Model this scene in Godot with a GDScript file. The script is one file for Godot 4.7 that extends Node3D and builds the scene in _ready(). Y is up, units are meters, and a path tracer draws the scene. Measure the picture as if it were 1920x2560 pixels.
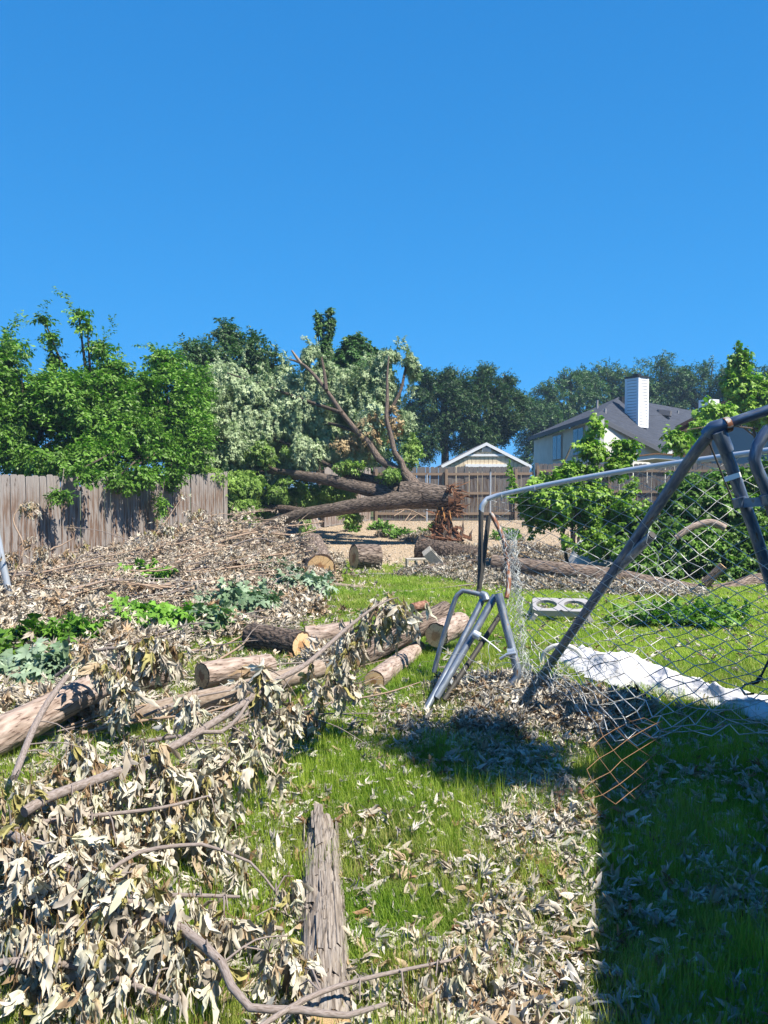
extends Node3D

# Pixel helpers work in the photograph's 1920 x 2560 pixels; at(px, py, depth) gives the real place in metres.
const FOCAL := 1970.0
const EYE := Vector3(0, 1.62, 0)
const PITCH := -0.03195
const SUN_ELEVATION := 57.0
const EXPOSURE := 2.12
const FOG := 0.001
const SUN_AZIMUTH := -32.0   # degrees ahead of due right

var rng := RandomNumberGenerator.new()
var names := {}
var lump := FastNoiseLite.new()
var fine := FastNoiseLite.new()
var M := {}
var sun := Vector3.UP
var tri_count := 0


class MB:
	var v := PackedVector3Array()
	var uv := PackedVector2Array()
	var c := PackedColorArray()
	var ix := PackedInt32Array()
	var weld: Array = []

	func add(p: Vector3, u := Vector2.ZERO, col := Color.WHITE) -> int:
		v.append(p)
		uv.append(u)
		c.append(col)
		return v.size() - 1

	func tri(a: int, b: int, d: int) -> void:
		ix.append(a)
		ix.append(b)
		ix.append(d)

	func quad(a: int, b: int, d: int, e: int) -> void:
		tri(a, b, d)
		tri(a, d, e)

	func face(p: Array, col := Color.WHITE) -> void:
		var s := v.size()
		for k in p.size():
			add(p[k], Vector2(p[k].x + p[k].z, p[k].y), col)
		for k in range(1, p.size() - 1):
			tri(s, s + k, s + k + 1)

	func box(x: Transform3D, size: Vector3, bevel := 0.0, col := Color.WHITE) -> void:
		var h := size / 2
		var b := minf(bevel, minf(h.x, minf(h.y, h.z)) * 0.9)
		var ring := [Vector2(-h.x + b, -h.z), Vector2(h.x - b, -h.z), Vector2(h.x, -h.z + b), Vector2(h.x, h.z - b), Vector2(h.x - b, h.z), Vector2(-h.x + b, h.z), Vector2(-h.x, h.z - b), Vector2(-h.x, -h.z + b)]
		if b <= 0.0:
			ring = [Vector2(-h.x, -h.z), Vector2(h.x, -h.z), Vector2(h.x, h.z), Vector2(-h.x, h.z)]
		var n := ring.size()
		for k in n:
			var p: Vector2 = ring[k]
			var q: Vector2 = ring[(k + 1) % n]
			var a := [Vector3(p.x, -h.y, p.y), Vector3(q.x, -h.y, q.y), Vector3(q.x, h.y, q.y), Vector3(p.x, h.y, p.y)]
			var s := v.size()
			for m in 4:
				add(x * a[m], Vector2(a[m].x + a[m].z, a[m].y), col)
			quad(s, s + 1, s + 2, s + 3)
		for side in [-1, 1]:
			var s := v.size()
			for k in n:
				var p: Vector2 = ring[k]
				add(x * Vector3(p.x, side * h.y, p.y), Vector2(p.x, p.y), col)
			for k in range(1, n - 1):
				if side > 0:
					tri(s, s + k, s + k + 1)
				else:
					tri(s, s + k + 1, s + k)

	func mesh(smooth := true) -> ArrayMesh:
		var vv := v
		var uu := uv
		var cc := c
		var nn := PackedVector3Array()
		if smooth:
			nn.resize(v.size())
			for k in range(0, ix.size(), 3):
				var a := ix[k]
				var b := ix[k + 1]
				var d := ix[k + 2]
				var n := (v[d] - v[a]).cross(v[b] - v[a])
				nn[a] += n
				nn[b] += n
				nn[d] += n
			for w in weld:
				var s: Vector3 = nn[w[0]] + nn[w[1]]
				nn[w[0]] = s
				nn[w[1]] = s
			for k in nn.size():
				nn[k] = nn[k].normalized() if nn[k].length_squared() > 1e-20 else Vector3.UP
		else:
			vv = PackedVector3Array()
			uu = PackedVector2Array()
			cc = PackedColorArray()
			for k in range(0, ix.size(), 3):
				var n := (v[ix[k + 2]] - v[ix[k]]).cross(v[ix[k + 1]] - v[ix[k]]).normalized()
				for m in 3:
					vv.append(v[ix[k + m]])
					uu.append(uv[ix[k + m]])
					cc.append(c[ix[k + m]])
					nn.append(n)
		var arr := []
		arr.resize(Mesh.ARRAY_MAX)
		arr[Mesh.ARRAY_VERTEX] = vv
		arr[Mesh.ARRAY_NORMAL] = nn
		arr[Mesh.ARRAY_TEX_UV] = uu
		arr[Mesh.ARRAY_COLOR] = cc
		if smooth:
			arr[Mesh.ARRAY_INDEX] = ix
		var am := ArrayMesh.new()
		am.add_surface_from_arrays(Mesh.PRIMITIVE_TRIANGLES, arr)
		return am


# ---------------------------------------------------------------- places
func ray(px: float, py: float) -> Vector3:
	var v := Vector3((px - 960.0) / FOCAL, (1280.0 - py) / FOCAL, -1).rotated(Vector3.RIGHT, PITCH)
	return v / -v.z


func at(px: float, py: float, d: float) -> Vector3:
	return EYE + ray(px, py) * d


func gh(x: float, z: float) -> float:
	var d := -z
	return 0.45 * smoothstep(15.0, 27.0, d) + 0.025 * lump.get_noise_2d(x * 9.0, z * 9.0) * (1.0 if d < 40.0 else 0.0)


func on(px: float, py: float) -> Vector3:
	var r := ray(px, py)
	var d := 1.0
	while d < 60.0:
		var p := EYE + r * d
		if p.y <= gh(p.x, p.z):
			break
		d += 0.02
	return EYE + r * d


func poly(list: Array) -> Array:
	var out := []
	for a in list:
		out.append(at(a[0], a[1], a[2]))
	return out


func rr(a: float, b: float) -> float:
	return rng.randf_range(a, b)


func rdir() -> Vector3:
	return Vector3(rng.randfn(), rng.randfn(), rng.randfn()).normalized()


# ---------------------------------------------------------------- nodes
func named(called: String, parent: Node) -> String:
	var key := str(parent.get_instance_id()) + called
	var n: int = names.get(key, 0)
	names[key] = n + 1
	return called if n == 0 else "%s_%03d" % [called, n]


func thing(called: String, label: String, category: String, group := "", place := Vector3.ZERO) -> Node3D:
	var o := Node3D.new()
	o.name = named(called, self)
	add_child(o, true)
	o.position = place
	tag(o, label, category, group)
	return o


func tag(o: Node, label: String, category: String, group := "", kind := "") -> void:
	if label:
		o.set_meta("label", label)
	if category:
		o.set_meta("category", category)
	if group:
		o.set_meta("group", group)
	if kind:
		o.set_meta("kind", kind)


func part(called: String, mesh: Mesh, mat: Material, parent: Node3D, x := Transform3D.IDENTITY) -> MeshInstance3D:
	var o := MeshInstance3D.new()
	o.name = named(called, parent)
	o.mesh = mesh
	o.material_override = mat
	parent.add_child(o, true)
	o.transform = x
	return o


# a part whose mesh is given in world coordinates, under a thing with a place of its own
func wpart(called: String, mb: MB, mat: Material, parent: Node3D, smooth := true) -> MeshInstance3D:
	var off := Vector3.ZERO
	var q: Node = parent
	while q is Node3D and q != self:
		off += q.position
		q = q.get_parent()
	for k in mb.v.size():
		mb.v[k] -= off
	return part(called, mb.mesh(smooth), mat, parent)


func scatter(called: String, mesh: Mesh, mat: Material, xs: Array, cols: Array, parent: Node3D) -> MultiMeshInstance3D:
	var mm := MultiMesh.new()
	mm.transform_format = MultiMesh.TRANSFORM_3D
	mm.use_colors = true
	mm.mesh = mesh
	mm.instance_count = xs.size()
	for k in xs.size():
		mm.set_instance_transform(k, xs[k])
		mm.set_instance_color(k, cols[k])
	var o := MultiMeshInstance3D.new()
	o.name = named(called, parent)
	o.multimesh = mm
	o.material_override = mat
	o.set_meta("kind", "stuff")
	parent.add_child(o, true)
	return o


# ---------------------------------------------------------------- materials
func srgb(r: float, g: float, b: float) -> Color:
	return Color(r / 255.0, g / 255.0, b / 255.0)


func lin(r: float, g: float, b: float) -> Color:
	return Color(r, g, b).linear_to_srgb()


func noise(freq: float, kind := FastNoiseLite.TYPE_SIMPLEX_SMOOTH, octaves := 4, seed_ := 1) -> FastNoiseLite:
	var n := FastNoiseLite.new()
	n.noise_type = kind
	n.frequency = freq
	n.fractal_octaves = octaves
	n.seed = seed_
	return n


func ramp(list: Array) -> Gradient:
	var g := Gradient.new()
	var offs := PackedFloat32Array()
	var cols := PackedColorArray()
	for a in list:
		offs.append(a[0])
		cols.append(a[1])
	g.offsets = offs
	g.colors = cols
	return g


func ntex(n: FastNoiseLite, g: Gradient, size := 512) -> NoiseTexture2D:
	var t := NoiseTexture2D.new()
	t.width = size
	t.height = size
	t.seamless = true
	t.noise = n
	t.normalize = true
	if g:
		t.color_ramp = g
	return t


func nmap(n: FastNoiseLite, strength: float, size := 512) -> NoiseTexture2D:
	var t := ntex(n, null, size)
	t.as_normal_map = true
	t.bump_strength = strength
	return t


func mat(col: Color, rough := 0.9, metal := 0.0) -> StandardMaterial3D:
	var m := StandardMaterial3D.new()
	m.albedo_color = col
	m.roughness = rough
	m.metallic = metal
	m.cull_mode = BaseMaterial3D.CULL_DISABLED
	return m


func leafmat(col: Color, back: Color, rough := 0.55) -> StandardMaterial3D:
	var m := mat(col, rough)
	m.vertex_color_use_as_albedo = true
	m.backlight_enabled = true
	m.backlight = back
	m.metallic_specular = 0.35
	return m


func textured(t: Texture2D, n: Texture2D, scale: Vector3, rough := 0.9, depth := 1.0) -> StandardMaterial3D:
	var m := mat(Color.WHITE, rough)
	m.albedo_texture = t
	m.uv1_scale = scale
	if n:
		m.normal_enabled = true
		m.normal_texture = n
		m.normal_scale = depth
	return m


func bark(dark: Color, mid: Color, light: Color, scale: Vector3, seed_: int, depth := 1.2, crack := 0.74) -> StandardMaterial3D:
	var n := noise(0.011, FastNoiseLite.TYPE_SIMPLEX_SMOOTH, 4, seed_)
	n.fractal_type = FastNoiseLite.FRACTAL_RIDGED
	n.fractal_gain = 0.42
	n.domain_warp_enabled = true
	n.domain_warp_amplitude = 22.0
	n.domain_warp_frequency = 0.02
	var m := textured(ntex(n, ramp([[0.0, light], [crack - 0.28, mid.lerp(light, 0.5)], [crack - 0.06, mid], [crack + 0.03, mid.lerp(dark, 0.6)], [crack + 0.12, dark], [1.0, dark.darkened(0.3)]])), nmap(n, -10.0), scale, 0.95, depth)
	m.detail_enabled = true
	m.detail_blend_mode = BaseMaterial3D.BLEND_MODE_MUL
	if not M.has("mottle"):
		M.mottle = ntex(noise(0.02, FastNoiseLite.TYPE_SIMPLEX_SMOOTH, 5, 77), ramp([[0.0, srgb(170, 160, 150)], [0.5, srgb(226, 220, 214)], [1.0, srgb(255, 255, 255)]]), 256)
	m.detail_albedo = M.mottle
	return m


func wood_image(seed_: int) -> ImageTexture:
	var w := 96
	var h := 640
	var im := Image.create(w, h, false, Image.FORMAT_RGB8)
	var a := noise(1.0, FastNoiseLite.TYPE_SIMPLEX_SMOOTH, 4, seed_)
	var r := RandomNumberGenerator.new()
	r.seed = seed_ * 77 + 5
	var knots := []
	for k in r.randi_range(2, 5):
		knots.append([r.randf_range(0.1, 0.9), r.randf_range(0.05, 0.95), r.randf_range(0.05, 0.1)])
	var grey := Color(0.545, 0.515, 0.495)
	var pale := Color(0.70, 0.67, 0.65)
	var brown := Color(0.45, 0.335, 0.26)
	var dark := Color(0.24, 0.185, 0.15)
	var tone := r.randf_range(-0.25, 0.25)
	for y in h:
		var t := float(y) / h   # 0 at the top
		for x in w:
			var u := float(x) / w
			var bend := 0.0
			var kn := 0.0
			for k in knots:
				var dx: float = (u - k[0]) / k[2]
				var dy: float = (t - k[1]) / (k[2] * 0.28)
				var q := dx * dx + dy * dy
				bend += 0.05 * dx * exp(-q * 0.35)
				kn = maxf(kn, exp(-q * 1.6))
			var s := a.get_noise_2d((u + bend) * 16.0, t * 1.6)
			var s2 := a.get_noise_2d((u + bend) * 55.0 + 40.0, t * 5.0)
			var b := a.get_noise_2d(u * 2.2 + 90.0, t * 2.4)
			var c := grey.lerp(pale, clampf(0.5 + s * 0.9, 0, 1))
			c = c.lerp(brown, clampf((b * 1.5 + 0.25 + tone) * smoothstep(0.0, 0.55, t) + s * 0.4 - 0.08, 0, 0.85))
			c = c.lerp(dark, clampf((-s2 - 0.22) * 1.4, 0, 0.6))
			c = c.lerp(dark, kn * 0.75)
			im.set_pixel(x, y, c)
	return ImageTexture.create_from_image(im)


func grain_image(seed_: int, base: Color, heart: Color) -> ImageTexture:
	var w := 224
	var im := Image.create(w, w, false, Image.FORMAT_RGB8)
	var a := noise(1.0, FastNoiseLite.TYPE_SIMPLEX_SMOOTH, 3, seed_)
	for y in w:
		for x in w:
			var p := Vector2(x, y) / w * 2.0 - Vector2.ONE
			p += Vector2(0.08, -0.05)
			var q := p.length() * (1.0 + 0.10 * a.get_noise_2d(p.x * 1.3 + 5.0, p.y * 1.3))
			var ang := p.angle()
			var ring := 0.5 + 0.5 * sin(q * 62.0 + a.get_noise_2d(p.x * 2.0, p.y * 2.0) * 4.0)
			var c := base.lerp(base.darkened(0.22), ring * 0.55)
			c = c.lerp(heart, smoothstep(0.46, 0.28, q + 0.25 * a.get_noise_2d(p.x * 1.7 + 30.0, p.y * 1.7)) * 0.75)
			c = c.lerp(heart.darkened(0.4), smoothstep(0.75, 0.9, a.get_noise_2d(ang * 9.0, q * 0.8) * 1.5 + 0.25) * 0.7)
			c = c.darkened(clampf(0.16 * a.get_noise_2d(p.x * 40.0, p.y * 5.0) + 0.05, 0, 0.3))
			c = c.lerp(Color(0.30, 0.22, 0.17), smoothstep(0.93, 0.98, q))
			im.set_pixel(x, y, c)
	return ImageTexture.create_from_image(im)


func make_materials() -> void:
	M.bark = bark(srgb(38, 31, 27), srgb(116, 103, 96), srgb(162, 149, 140), Vector3(4, 0.75, 1), 3, 1.4)
	M.bark_trunk = bark(srgb(26, 22, 20), srgb(98, 88, 82), srgb(146, 135, 128), Vector3(6, 0.7, 1), 9, 1.8, 0.7)
	M.bark_dark = bark(srgb(26, 22, 20), srgb(84, 73, 67), srgb(128, 115, 106), Vector3(3, 1.3, 1), 8, 1.7)
	M.bark_pale = bark(srgb(66, 48, 40), srgb(160, 145, 138), srgb(186, 173, 166), Vector3(2, 0.7, 1), 14, 0.9, 0.85)
	M.bark_split = bark(srgb(52, 44, 40), srgb(134, 127, 122), srgb(166, 160, 155), Vector3(5, 0.6, 1), 24, 1.4, 0.84)
	M.bark_smooth = bark(srgb(118, 104, 94), srgb(150, 137, 126), srgb(168, 155, 144), Vector3(3, 2.0, 1), 19, 0.35, 0.9)
	M.twig = bark(srgb(92, 85, 84), srgb(136, 128, 127), srgb(154, 146, 145), Vector3(2, 5, 1), 21, 0.3, 0.9)
	M.twig_tan = bark(srgb(80, 62, 50), srgb(158, 138, 122), srgb(184, 166, 150), Vector3(2, 4, 1), 22, 0.4, 0.88)
	for k in 3:
		M["grain%d" % k] = textured(grain_image(4 + k, [srgb(232, 194, 144), srgb(222, 178, 126), srgb(236, 202, 156)][k], [srgb(150, 100, 62), srgb(128, 82, 52), srgb(178, 128, 84)][k]), null, Vector3.ONE, 0.85)
	for k in 6:
		M["picket%d" % k] = textured(wood_image(31 + k), nmap(noise(0.03, FastNoiseLite.TYPE_SIMPLEX_SMOOTH, 4, 5), 2.0, 128) if k == 0 else M.picket0.normal_texture, Vector3.ONE, 0.93, 0.5)
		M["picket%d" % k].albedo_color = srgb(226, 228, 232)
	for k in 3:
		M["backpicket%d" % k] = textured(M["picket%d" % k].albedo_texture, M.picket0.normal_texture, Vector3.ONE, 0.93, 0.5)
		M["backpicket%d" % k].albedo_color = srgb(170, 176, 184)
	M.rail = mat(srgb(128, 112, 98), 0.93)
	# dried leaves: pale undersides, tans, olive and brown
	var dry := [[0.56, 0.53, 0.46], [0.49, 0.455, 0.39], [0.61, 0.595, 0.52], [0.43, 0.385, 0.33], [0.44, 0.355, 0.25], [0.30, 0.21, 0.13], [0.36, 0.33, 0.13], [0.50, 0.505, 0.40]]
	for k in 8:
		M["dry%d" % k] = leafmat(lin(dry[k][0], dry[k][1], dry[k][2]), Color(0.5, 0.47, 0.38), 0.7)
	M.dry = leafmat(Color.WHITE, Color(0.4, 0.36, 0.28), 0.75)
	M.leaf = leafmat(Color.WHITE, Color(0.55, 0.75, 0.25), 0.42)
	M.silver = leafmat(Color.WHITE, Color(0.45, 0.6, 0.35), 0.5)
	M.grass = leafmat(Color.WHITE, Color(0.7, 0.9, 0.3), 0.5)
	# metal
	var gn := noise(0.02, FastNoiseLite.TYPE_SIMPLEX_SMOOTH, 5, 41)
	M.galv = textured(ntex(gn, ramp([[0.0, srgb(92, 102, 116)], [0.5, srgb(122, 132, 146)], [0.8, srgb(150, 158, 168)], [0.9, srgb(150, 120, 100)], [1.0, srgb(140, 98, 70)]]), 256), null, Vector3(1, 1.2, 1), 0.45)
	M.galv.metallic = 0.55
	M.blue_pole = textured(ntex(gn, ramp([[0.0, srgb(66, 80, 104)], [0.5, srgb(90, 106, 130)], [0.8, srgb(128, 138, 152)], [0.9, srgb(120, 104, 92)], [1.0, srgb(112, 80, 60)]]), 256), null, Vector3(1, 1.0, 1), 0.4)
	M.blue_pole.metallic = 0.45
	M.rusty = textured(ntex(noise(0.03, FastNoiseLite.TYPE_SIMPLEX_SMOOTH, 5, 43), ramp([[0.0, srgb(92, 58, 42)], [0.5, srgb(132, 86, 62)], [0.62, srgb(150, 146, 144)], [1.0, srgb(170, 172, 176)]]), 256), null, Vector3(1, 1.5, 1), 0.7)
	M.rusty.metallic = 0.3
	M.dark_pole = mat(srgb(74, 72, 70), 0.6, 0.4)
	M.wire = mat(srgb(182, 184, 184), 0.5, 0.35)
	M.wire_rust = mat(srgb(128, 98, 72), 0.7, 0.3)
	M.wire_pale = mat(srgb(176, 182, 184), 0.5, 0.5)
	M.bright_rail = mat(srgb(186, 194, 204), 0.42, 0.5)
	M.black = mat(srgb(24, 24, 26), 0.6)
	M.splinter = textured(ntex(noise(0.02, FastNoiseLite.TYPE_SIMPLEX_SMOOTH, 4, 51), ramp([[0.0, srgb(44, 29, 22)], [0.5, srgb(92, 60, 43)], [1.0, srgb(150, 106, 76)]]), 256), null, Vector3(2, 0.5, 1), 0.95)
	M.splinter_warm = textured(ntex(noise(0.02, FastNoiseLite.TYPE_SIMPLEX_SMOOTH, 4, 54), ramp([[0.0, srgb(52, 34, 25)], [0.5, srgb(104, 72, 52)], [1.0, srgb(168, 124, 90)]]), 256), null, Vector3(2, 0.5, 1), 0.95)
	M.splinter_pale = textured(ntex(noise(0.02, FastNoiseLite.TYPE_SIMPLEX_SMOOTH, 4, 52), ramp([[0.0, srgb(140, 92, 52)], [1.0, srgb(216, 166, 106)]]), 256), null, Vector3(2, 0.4, 1), 0.95)
	M.slab = textured(ntex(noise(0.02, FastNoiseLite.TYPE_SIMPLEX_SMOOTH, 5, 53), ramp([[0.0, srgb(84, 58, 48)], [0.5, srgb(134, 96, 80)], [1.0, srgb(158, 134, 120)]]), 256), null, Vector3(1, 4, 1), 0.95)
	M.block = textured(ntex(noise(0.06, FastNoiseLite.TYPE_SIMPLEX_SMOOTH, 5, 61), ramp([[0.0, srgb(140, 134, 126)], [1.0, srgb(196, 190, 180)]]), 256), nmap(noise(0.08, FastNoiseLite.TYPE_SIMPLEX_SMOOTH, 4, 61), 4.0, 256), Vector3(3, 3, 3), 0.95)
	M.ground = textured(ntex(noise(0.012, FastNoiseLite.TYPE_SIMPLEX_SMOOTH, 5, 71), ramp([[0.0, srgb(52, 44, 30)], [0.4, srgb(70, 66, 34)], [0.7, srgb(66, 84, 34)], [1.0, srgb(110, 98, 64)]]), 1024), null, Vector3(0.4, 0.4, 1), 1.0)
	M.gravel = textured(ntex(noise(0.05, FastNoiseLite.TYPE_CELLULAR, 3, 72), ramp([[0.0, srgb(176, 158, 134)], [0.5, srgb(154, 136, 114)], [1.0, srgb(106, 92, 76)]]), 1024), nmap(noise(0.05, FastNoiseLite.TYPE_CELLULAR, 3, 72), 6.0, 1024), Vector3(0.9, 0.9, 1), 1.0)
	M.stone = mat(Color.WHITE, 0.95)
	M.stone.vertex_color_use_as_albedo = true
	M.white = mat(srgb(222, 222, 224), 0.8)
	M.cloth = textured(ntex(noise(0.01, FastNoiseLite.TYPE_SIMPLEX_SMOOTH, 4, 81), ramp([[0.0, srgb(150, 146, 142)], [0.35, srgb(184, 184, 189)], [1.0, srgb(200, 200, 206)]]), 256), nmap(noise(0.03, FastNoiseLite.TYPE_SIMPLEX_SMOOTH, 4, 82), 3.0, 256), Vector3(1, 1, 1), 0.85)
	M.plastic = mat(srgb(150, 148, 150), 0.5)
	M.white_plastic = mat(srgb(214, 212, 208), 0.45)
	M.siding = textured(ntex(noise(0.01, FastNoiseLite.TYPE_SIMPLEX_SMOOTH, 4, 91), ramp([[0.0, srgb(204, 186, 158)], [1.0, srgb(218, 202, 176)]]), 256), null, Vector3(0.5, 0.5, 1), 0.9)
	M.house_wall = textured(ntex(noise(0.01, FastNoiseLite.TYPE_SIMPLEX_SMOOTH, 4, 94), ramp([[0.0, srgb(196, 195, 190)], [1.0, srgb(212, 211, 207)]]), 256), null, Vector3(0.5, 0.5, 1), 0.9)
	M.trim = mat(srgb(228, 230, 234), 0.6)
	M.roof = textured(ntex(noise(0.09, FastNoiseLite.TYPE_VALUE, 3, 92), ramp([[0.0, srgb(34, 38, 50)], [0.5, srgb(48, 53, 66)], [1.0, srgb(66, 71, 84)]]), 512), nmap(noise(0.09, FastNoiseLite.TYPE_VALUE, 3, 92), 3.0), Vector3(0.4, 0.6, 1), 0.95)
	M.shed_roof = mat(srgb(104, 102, 106), 0.9)
	M.glass = mat(srgb(60, 68, 78), 0.08)
	M.glass.metallic_specular = 0.35
	M.brick = textured(ntex(noise(0.05, FastNoiseLite.TYPE_VALUE, 3, 93), ramp([[0.0, srgb(172, 118, 86)], [1.0, srgb(206, 152, 112)]]), 256), null, Vector3(1, 1, 1), 0.95)
	M.blue_siding = mat(srgb(128, 142, 154), 0.9)
	M.fascia = mat(srgb(78, 56, 50), 0.85)
	M.scraper = mat(srgb(120, 88, 62), 0.9)


# ---------------------------------------------------------------- tubes, logs
func smooth_line(pts: Array, rad: Array, step: float) -> Array:
	var op := []
	var orad := []
	for k in pts.size() - 1:
		var p0: Vector3 = pts[maxi(k - 1, 0)]
		var p1: Vector3 = pts[k]
		var p2: Vector3 = pts[k + 1]
		var p3: Vector3 = pts[mini(k + 2, pts.size() - 1)]
		var n := clampi(int(p1.distance_to(p2) / step), 1, 22)
		for i in n:
			var t := float(i) / n
			op.append(p1.cubic_interpolate(p2, p0, p3, t))
			orad.append(lerpf(rad[k], rad[k + 1], t))
	op.append(pts[-1])
	orad.append(rad[-1])
	return [op, orad]


func tube(m: MB, pts: Array, rad: Array, sides := 8, rough := 0.0, cap0 := true, cap1 := true, grain := 9.0, along := 2.0, col := Color.WHITE) -> Array:
	var first := []
	var last := []
	var up := Vector3.ZERO
	var dist := 0.0
	var prev := -1
	for i in pts.size():
		var t: Vector3 = (pts[mini(i + 1, pts.size() - 1)] - pts[maxi(i - 1, 0)]).normalized()
		if i == 0:
			up = t.cross(Vector3.UP if absf(t.y) < 0.9 else Vector3.RIGHT).normalized()
		else:
			up = (up - t * up.dot(t)).normalized()
			dist += pts[i].distance_to(pts[i - 1])
		var side := t.cross(up)
		var start := m.v.size()
		for k in sides + 1:
			var a := TAU * (k % sides) / sides
			var r: float = rad[i]
			if rough > 0.0:
				var g1 := fine.get_noise_3d(cos(a) * grain + pts[0].x * 31.0, sin(a) * grain + pts[0].z * 17.0, dist * along / maxf(rad[0], 0.01))
				var g2 := fine.get_noise_3d(cos(a) * grain * 1.3 + pts[0].z * 23.0, sin(a) * grain * 1.3, dist * along * 0.7 / maxf(rad[0], 0.01) + 50.0)
				r *= 1.0 + rough * (0.55 * g1 - 0.7 * smoothstep(0.2, 0.0, absf(g2))) + rough * 0.8 * lump.get_noise_3d(cos(a) * 14.0, sin(a) * 14.0 + pts[0].x * 50.0, dist * 40.0)
			m.add(pts[i] + (up * cos(a) + side * sin(a)) * r, Vector2(float(k) / sides, dist), col)
		m.weld.append([start, start + sides])
		if prev >= 0:
			for k in sides:
				m.quad(prev + k, prev + k + 1, start + k + 1, start + k)
		if i == 0:
			first = range(start, start + sides)
		if i == pts.size() - 1:
			last = range(start, start + sides)
		prev = start
	for e in 2:
		if (e == 0 and not cap0) or (e == 1 and not cap1):
			continue
		var ring: Array = first if e == 0 else last
		var s := m.v.size()
		m.add(pts[0] if e == 0 else pts[-1], Vector2.ZERO, col)
		for k in ring:
			m.add(m.v[k], m.uv[k], col)
		for k in sides:
			if e == 0:
				m.tri(s, s + 1 + (k + 1) % sides, s + 1 + k)
			else:
				m.tri(s, s + 1 + k, s + 1 + (k + 1) % sides)
	return [first, last]


func cut_disc(ring: Array, centre: Vector3, out: Vector3, src: MB) -> MB:
	var m := MB.new()
	var n := ring.size()
	m.add(centre + out * 0.004, Vector2(0.5, 0.5))
	for f in [0.5, 0.985]:
		for k in n:
			var a := TAU * k / n
			m.add(centre.lerp(src.v[ring[k]], f) + out * (0.003 - 0.004 * f), Vector2(0.5 + 0.5 * f * cos(a), 0.5 + 0.5 * f * sin(a)))
	for k in n:
		var k1 := (k + 1) % n
		m.tri(0, 1 + k, 1 + k1)
		m.quad(1 + k, 1 + n + k, 1 + n + k1, 1 + k1)
	if (m.v[2] - m.v[0]).cross(m.v[1] - m.v[0]).dot(out) < 0:
		for k in range(0, m.ix.size(), 3):
			var t := m.ix[k]
			m.ix[k] = m.ix[k + 1]
			m.ix[k + 1] = t
	return m


func make_log(called: String, label: String, group: String, pts: Array, rad: Array, skin: Material, rough := 0.06, grain := 0, ends := 3, stubs := []) -> Node3D:
	var base: Vector3 = (pts[0] + pts[-1]) / 2
	base.y -= rad[0]
	var o := thing(called, label, "branch" if called.contains("branch") else "log", group, base)
	var near: bool = base.z > -9.0 and rad[0] > 0.04
	var s := smooth_line(pts, rad, 0.03 if near else 0.06)
	var m := MB.new()
	var rings := tube(m, s[0], s[1], 48 if near else 26 if rad[0] > 0.02 else 12, rough, (ends & 1) == 0, (ends & 2) == 0, 11.0, 1.1)
	if ends & 1:
		wpart("cut_end", cut_disc(rings[0], pts[0], (pts[0] - s[0][1]).normalized(), m), M["grain%d" % grain], o)
	if ends & 2:
		wpart("cut_end", cut_disc(rings[1], pts[-1], (pts[-1] - s[0][-2]).normalized(), m), M["grain%d" % ((grain + 1) % 3)], o)
	wpart("bark", m, skin, o)
	for st in stubs:
		var q := MB.new()
		var r2 := tube(q, [st[0], (st[0] + st[1]) / 2, st[1]], [st[2] * 1.25, st[2], st[2]], 14, 0.06, true, false)
		wpart("cut_end", cut_disc(r2[1], st[1], (st[1] - st[0]).normalized(), q), M.grain2, o)
		wpart("branch_stub", q, skin, o)
	return o


func pole(called: String, pts: Array, r: float, material: Material, parent: Node3D, sides := 14, step := 0.04) -> MeshInstance3D:
	var rad := []
	for p in pts:
		rad.append(r)
	var s := smooth_line(pts, rad, step) if pts.size() > 2 else [pts, rad]
	var m := MB.new()
	tube(m, s[0], s[1], sides)
	return wpart(called, m, material, parent)


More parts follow.
